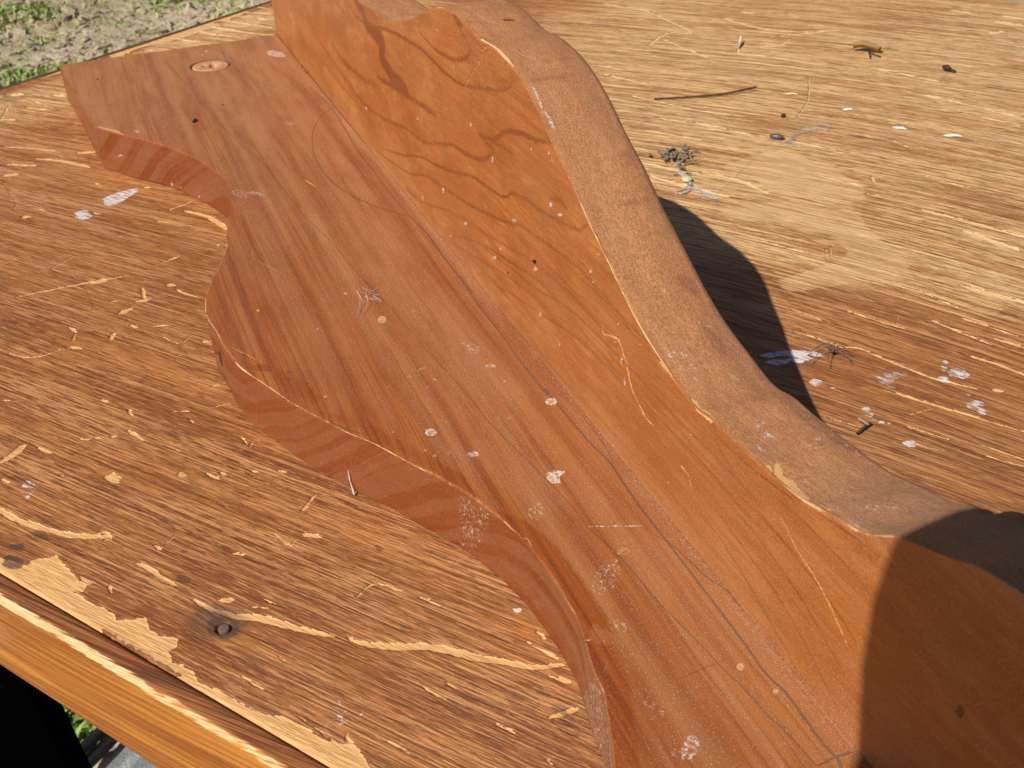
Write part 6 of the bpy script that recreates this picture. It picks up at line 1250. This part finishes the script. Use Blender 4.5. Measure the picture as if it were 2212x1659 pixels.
masks = {c: np.zeros((n, mb)) for c in CH}
rb = raster('B', sB_[:, iA:iB], zB[:, iA:iB], CH, row_key=ss_); rt = raster('BT', sB_[:, iC:iC+110], yB[:, iC:iC+110], CH, row_key=ss_)
for c in CH: masks[c][:, iA:iB] = rb[c]; masks[c][:, iC:iC+110] = rt[c]
yB = yB+np.where(np.arange(mb)[None] < iB, masks['hole']*.04+masks['bare']*.012-masks['spot']*.008, 0); zB = zB+np.where((np.arange(mb)[None] > iC), masks['spot']*.004-masks['hole']*.03, 0)
hgt = zB-1
dust_sheen = .12+.20*sst(hgt, .8, .0)*sst(sB_, -15, -5)+.25*(fbm(sB_*.8, zB*1.2, 161, 3)-.5)+.1*sst(sB_, 0, 4)
dust_sheen = np.where(np.arange(mb)[None] >= iC, .15+.5*(fbm(sB_*.9, yB*2, 163, 3)-.5), dust_sheen); dust_sheen = np.clip(dust_sheen, 0, 1)
eib = np.arange(mb); edge = np.exp(-((eib-(iB+2.5))/2.6)**2)[None]*np.clip(.50+1.3*(fbm(sB_[:, :1]*.7, sB_[:, :1]*0, 167, 3)-.5), 0, 1)+.30*np.exp(-((eib-(iC+118))/2.5)**2)[None]
side_b = np.clip((eib-iB-1)/4., 0, 1)[None]*np.ones((n, mb))
grey = sst(sB_, 7.5, 9.5)*.3*sst(fbm(sB_*1., yB*2, 171, 3), .35, .6)
at = dict(swz=np.stack([sB_, yB, zB], -1).reshape(-1, 3), side=side_b.ravel(), edge=edge.ravel(), dust_sheen=dust_sheen.ravel(), grey=grey.ravel(), crust=(sst(hgt, .14, .0)*sst(sB_, -12, -5)*(np.arange(mb)[None] < iB)*.8).ravel(), lines=sst(sB_, -2, 3).ravel(), **{k: v.ravel() for k, v in masks.items()})
Vb = np.stack([sB_, yB, zB], -1).reshape(-1, 3)
upr = mesh_obj('upright_board', Vb, grid_faces(n, mb, True)[:, ::-1], up_m, shelf, attrs=at); add_caps(upr, n, mb)

# ============================================================ small debris
def curve_pts(P, k=6):
    P = np.array(P, float); Q = np.vstack([2*P[0]-P[1], P, 2*P[-1]-P[-2]]); o = []
    for i in range(1, len(Q)-2):
        a, b, c, d = Q[i-1:i+3]
        for t in np.linspace(0, 1, k+1)[:-1]: o.append(.5*((2*b)+(-a+c)*t+(2*a-5*b+4*c-d)*t*t+(-a+3*b-3*c+d)*t**3))
    o.append(P[-1]); return np.array(o)
brown_m = plain('dry_needle_brown', (.10, .03, .012), .6); leaf_m = plain('dry_leaf_tan', (.36, .22, .10), .7, 40); dk = plain('dark_debris', (.035, .022, .014), .6)
seed_m = plain('grey_seed_shell', (.10, .085, .085), .3, 30, .3); fib = plain('pale_cobweb_fibre', (.55, .50, .48), .9, 20, .15); lich = plain('grey_green_lichen', (.24, .20, .13), .9, 30, .85)
cream_m = plain('cream_seed_disc', (.62, .60, .36), .6, 20, .15); white_m = plain('white_flake', (.85, .85, .88), .35, 20, .1); tanm = plain('fresh_splinter', (.75, .60, .36), .7, 20, .15)
v, f = tube(curve_pts([(-9.26, 8.02, .03), (-8.97, 8.73, .05), (-8.72, 9.65, .06), (-8.67, 10.6, .10)]), np.linspace(.018, .03, 19), 6)
tag(mesh_obj('pine_needle', v, f, brown_m), 'long thin brown pine needle lying on the worn tabletop', 'pine needle')
def leafmesh():
    N = 9; Mx = 5; V = []
    a = np.array([-10.34, 14.75, .0]); b = np.array([-9.85, 15.3, .0]); d = b-a; nrm = np.array([-d[1], d[0], 0])/np.linalg.norm(d)
    for i in range(N):
        t = i/(N-1); wd = .16*math.sin(math.pi*min(1, t*.96+.03))**.7
        for j in range(Mx):
            s = (j/(Mx-1)-.5)*2; V.append(a+d*t+nrm*wd*s+np.array([0, 0, .10+.14*abs(s)+.05*math.sin(5*t)]))
    return np.array(V), grid_faces(N, Mx)
V, F = leafmesh(); L = empty('dried_leaf'); tag(L, 'small curled tan dry leaf with a dark stalk near the far edge of the table', 'dried leaf')
o = mesh_obj('blade', V, F, leaf_m, L); md = o.modifiers.new('s', 'SOLIDIFY'); md.thickness = .02*K
v, f = join([tube(curve_pts([(-10.0, 15.0, .09), (-9.75, 14.85, .10), (-9.55, 14.75, .03)]), .024, 6), tube(curve_pts([(-9.85, 14.95, .07), (-9.65, 14.98, .06), (-9.5, 15.05, .03)]), .016, 5)])
mesh_obj('stalk', v, f, dk, L)
def blob(name, c, r, mat, seed=0, n=2, rot=0, rough=.25):
    b = bmesh.new(); bmesh.ops.create_icosphere(b, subdivisions=n, radius=1); R = np.random.default_rng(seed); V = []
    cr, sr_ = math.cos(rot), math.sin(rot)
    for vv in b.verts:
        x, y, z = np.array(vv.co[:])*np.array(r)*(1+rough*(R.random()-.5)); V.append((c[0]+x*cr-y*sr_, c[1]+x*sr_+y*cr, c[2]+z))
    F = [tuple(q.index for q in fc.verts) for fc in b.faces]; b.free(); return V, F
v, f = join([blob('', (-7.74, 15.76, .10), (.13, .08, .07), dk, 1, 2, .3), blob('', (-7.56, 15.83, .05), (.09, .045, .045), dk, 2, 2, .2)])
tag(mesh_obj('dead_beetle', v, f, dk), 'tiny dark crumb-like dead beetle on the bare tabletop right of the dry leaf', 'insect')
v, f = join([blob('', (-5.56, 9.19, .06), (.16, .075, .07), seed_m, 3, 3, .8, .06)])
tag(mesh_obj('seed', v, f, seed_m), 'shiny grey oval seed beside the cobweb threads', 'seed', None)
v, f = blob('', (-6.72, 10.13, .04), (.06, .055, .05), dk, 4, 2)
tag(mesh_obj('seed', v, f, dk), 'tiny round black seed above the cobweb threads', 'seed')
v, f = blob('', (-4.27, 6.15, .07), (.115, .115, .055), cream_m, 6, 3, 0, .1)
tag(mesh_obj('seed', v, f, cream_m), 'cream-coloured round flat seed caught in the grey fibres', 'seed')
def lichen():
    R = np.random.default_rng(11); parts = []
    for k in range(90):
        c = np.array([-5.60, 6.60, .04])+np.array([R.normal(0, .17), R.normal(0, .19), abs(R.normal(0, .05))]); d = R.normal(0, .055, 3); d[2] = abs(d[2])*.6
        if k % 2: v_, f_ = blob('', c, np.array([.045, .035, .03])*R.uniform(.5, 1.3), lich, k, 1, R.uniform(0, 3), .8); parts.append((v_, f_)); continue
        parts.append(tube(curve_pts([c, c+d*.6+R.normal(0, .03, 3), c+d*1.1]), [.028*R.uniform(.4, 1.3)]*12+[.01], 5))
    for k in range(16):
        t = R.random(); c = np.array([-5.3+t*.9, 6.49-t*.28, .05])+R.normal(0, .04, 3); d = R.normal(0, .08, 3); d[2] = abs(d[2])*.4
        parts.append(tube(curve_pts([c, c+d, c+d*1.6]), .018, 5))
    return join(parts)
v, f = lichen(); tag(mesh_obj('lichen_scrap', v, f, lich), 'crumbly grey-green scrap of lichen on the table beside the shelf', 'lichen')
def fibres(P, seed, nf, spread, rad):
    R = np.random.default_rng(seed); parts = []; P = np.array(P, float)
    for k in range(nf):
        Q = P.copy(); Q[:, :2] += R.normal(0, spread, (len(P), 2)); Q[:, 2] = .012+abs(R.normal(0, .03, len(P)))
        a = R.integers(0, max(1, len(P)-2)); parts.append(tube(curve_pts(Q[a:], 5), rad*R.uniform(.5, 1.2), 4))
    return parts
v, f = join(fibres([(-5.2, 6.45, .05), (-4.73, 6.26, .05), (-4.35, 6.2, .05), (-4.1, 6.15, .05), (-3.95, 6.02, .05)], 1, 20, .045, .007)+fibres([(-3.95, 6.05, .04), (-3.9, 5.85, .04), (-3.84, 5.62, .04), (-3.72, 5.75, .04), (-3.85, 6.0, .04)], 2, 9, .025, .007)+fibres([(-3.95, 6.02, .04), (-3.7, 6.08, .04), (-3.4, 6.18, .04), (-3.1, 6.22, .04)], 3, 14, .04, .006))
tag(mesh_obj('fibre_strand', v, f, fib), 'twisted pale grey fibre strand trailing from the lichen scrap', 'fibre')
v, f = join(fibres([(-6.5, 10.1, .04), (-6.3, 10.25, .04), (-6.0, 10.2, .04), (-5.7, 10.25, .04), (-5.65, 9.95, .04), (-5.6, 9.77, .04), (-5.35, 9.5, .04), (-5.2, 9.2, .04)], 5, 9, .08, .0045)+fibres([(-6.1, 10.35, .04), (-5.95, 10.55, .04), (-5.7, 10.65, .04), (-5.5, 10.5, .04)], 6, 5, .06, .0045)+fibres([(-5.7, 9.9, .04), (-5.6, 10.2, .04), (-5.5, 10.45, .04)], 9, 4, .05, .0045)+fibres([(-5.3, 9.4, .04), (-4.9, 9.3, .04), (-4.95, 9.05, .04)], 8, 5, .06, .0045))
tag(mesh_obj('cobweb', v, f, fib), 'loose pale cobweb threads on the table beside the grey seed', 'cobweb')
def spider():
    R = np.random.default_rng(3); c = np.array([2.83, 4.73, .12]); parts = [blob('', c, (.045, .035, .03), dk, 1, 2)]
    for a, L in ((.2, .38), (.7, .36), (1.3, .34), (2.1, .34), (2.9, .33), (3.7, .34), (4.5, .38), (5.3, .4)):
        d = np.array([math.cos(a), math.sin(a), 0]); s = np.array([-d[1], d[0], 0])
        parts.append(tube(curve_pts([c, c+d*L*.3+np.array([0, 0, .07]), c+d*L*.65+s*.05+np.array([0, 0, .0]), [*(c+d*L*.9+s*.14)[:2], .010]], 4), [.008]*6+[.006]*7, 4))
    return join(parts)
v, f = spider(); tag(mesh_obj('dead_spider', v, f, plain('spider_grey', (.12, .09, .07), .6)), 'thin-legged dead spider beside the white paint patch', 'spider')
tw = empty('twig'); tag(tw, 'short forked dark twig right of the shelf near the lilac paint marks', 'twig')
v, f = tube(curve_pts([(4.72, 3.83, .03), (4.68, 3.95, .06), (4.62, 4.12, .07)]), .022, 6); mesh_obj('stem', v, f, plain('twig_dark', (.06, .045, .035), .7), tw)
v, f = tube([(4.66, 4.06, .07), (4.58, 4.02, .10), (4.50, 4.00, .10)], .02, 5); mesh_obj('broken_end', v, f, plain('twig_pale', (.35, .28, .2), .7), tw)
for i, (a, b, lab) in enumerate([((-6.47, 11.68), (-6.36, 11.80), 'white flake on the tabletop, nearest the cobweb threads'), ((-4.93, 11.95), (-4.72, 12.06), 'white flake on the tabletop, middle one of the three right of the cobweb'), ((-3.99, 12.62), (-3.80, 12.82), 'white flake on the tabletop, nearest the right edge of the photo'), ((-8.11, 11.1), (-7.93, 11.28), 'pale yellowish flake on the tabletop near the tip of the pine needle')]):
    a = np.array([*a, .02]); b = np.array([*b, .03]); d = b-a; nn = np.array([-d[1], d[0], 0]); nn /= np.linalg.norm(nn)
    V, F = tube([a-d*.25, a+d*.2, b-d*.2+(0, 0, .02), b+d*.25], [.012, .05, .055, .015], 6, .45)
    tag(mesh_obj('flake', V, F, white_m if i < 3 else tanm), lab, 'flake', 'pale flakes on the tabletop')
v, f = tube([(-12.05, 12.15, .02), (-12.3, 12.35, .12), (-12.55, 12.52, .2)], [.03, .05, .02], 5)
tag(mesh_obj('wood_splinter', v, f, tanm), 'small pale splinter standing up from the tabletop near its far side', 'splinter')
for loc, r, lab, mt_ in [((-10.08, -3.10, 1.03), (.10, .04, .035), 'dark oval crumb on the flat board of the shelf', dk)]:
    v, f = blob('', loc, r, mt_, 5, 2, -.6, .15); tag(mesh_obj('crumb', v, f, mt_), lab, 'crumb')
v, f = join(fibres([(-.75, -1.72, 0), (-.45, -1.62, 0), (-.3, -1.72, 0), (-.1, -1.6, 0)], 21, 4, .05, .0035)+fibres([(-.5, -1.8, 0), (-.2, -1.85, 0), (.1, -1.95, 0)], 22, 3, .05, .0035))
v = [(x, y, z+1.0) for x, y, z in v]
tag(mesh_obj('lint', v, f, fib), 'wisp of pale lint on the reddish flat board of the shelf', 'lint')
wa = -float(W_A(np.array([3.06]))[0])-.03
v, f = tube([(2.98, wa, .36), (3.04, wa-.01, .24), (3.05, wa-.01, .2), (3.14, wa, .03)], [.012, .016, .008, .014], 5)
tag(mesh_obj('straw_bit', v, f, fib), 'tiny white straw bit stuck to the cut edge of the shelf', 'straw')

# ============================================================ things on the ground seen past the near edge
cs = G('weathered_concrete'); tcn = cs.n('ShaderNodeTexCoord').outputs['Object']; a1 = cs.noise(tcn, (60, 60, 60), d=5); a2 = cs.noise(tcn, (400, 400, 400), d=3)
cm = cs.fin(cs.mx(cs.ss(a1, .35, .65), (.20, .22, .22), (.42, .43, .42)), .9, a2, .002)
def quad_prism(name, P, z0, z1, mat, parent=None):
    V = [(p[0], p[1], z) for z in (z0, z1) for p in P]; F = [(3, 2, 1, 0), (4, 5, 6, 7), (0, 1, 5, 4), (1, 2, 6, 5), (2, 3, 7, 6), (3, 0, 4, 7)]
    o = mesh_obj(name, V, F, mat, parent, smooth=False); b = o.modifiers.new('b', 'BEVEL'); b.width = .25*K; b.segments = 2; return o
dv = np.array([-.66, .75]); nvv = np.array([.75, .66])
def along(p, t): return np.array(p)+dv*t
a = np.array([-28.10, -12.37]); quad = [along(a, -9), along(a, -9)+nvv*9, along(a, 8)+nvv*9, along(a, 8)]
tag(quad_prism('stone_slab', [tuple(x) for x in quad], -38.6, -37.4, cm), 'grey stone slab lying on the ground below the near table edge', 'stone slab')
br = empty('metal_bar_frame'); tag(br, 'twin black metal bars lying on the grass against the stone slab', 'metal bars')
bm_ = plain('chipped_black_paint', (.008, .008, .009), .5, 20, .6)
for p0_, r in (((-29.05, -13.55), .33), ((-28.33, -12.86), .26)):
    A0 = along(p0_, -9); A1 = along(p0_, 9); v, f = tube([(*A0, -37.0), (*A1, -37.0)], r, 10); mesh_obj('bar', v, f, bm_, br)

# ============================================================ the photographer's camera, just behind the lens
cb = empty('compact_camera'); tag(cb, 'dark compact camera held above the near end of the shelf', 'camera')
def cam_pt(x, y, z): return CAM_P+CAM_R[0]*x+CAM_R[1]*y+CAM_R[2]*z
OUT = [(-2.0, -2.62), (-2.41, -2.42), (-2.80, -2.10), (-3.06, -1.75), (-3.26, -1.25), (-3.40, -.56), (-3.42, .3), (-3.3, 1.3), (-2.9, 1.85), (-1.5, 2.0), (2.6, 2.0), (3.1, 1.5), (3.2, .2), (3.1, -1.6), (2.5, -2.2), (1.2, -2.5), (-.8, -2.7)]
V = []; F = []
for z, sc in ((-1.0, .985), (-1.08, 1.), (-2.5, 1.), (-2.6, .97)):
    for x, y in OUT: V.append(cam_pt(x*sc, y*sc, z))
N_ = len(OUT); F = [tuple(x) for x in grid_faces(4, N_, True)]+[tuple(range(N_)), tuple(range(4*N_-1, 3*N_-1, -1))]
mesh_obj('body', V, F, plain('camera_shell', (.05, .05, .055), .4), cb, smooth=False)
V = []
for z, r in ((-1.02, 1.35), (-.5, 1.33), (-.5, 1.15), (-.1, 1.1), (-.08, .6), (-.35, .5)):
    for k in range(32): V.append(cam_pt(r*math.cos(k*math.pi/16), r*math.sin(k*math.pi/16), z))
mesh_obj('lens_barrel', V, [tuple(x) for x in grid_faces(6, 32, True)]+[tuple(range(5*32, 6*32))], plain('lens_barrel_metal', (.3, .3, .31), .35, metallic=.8), cb)
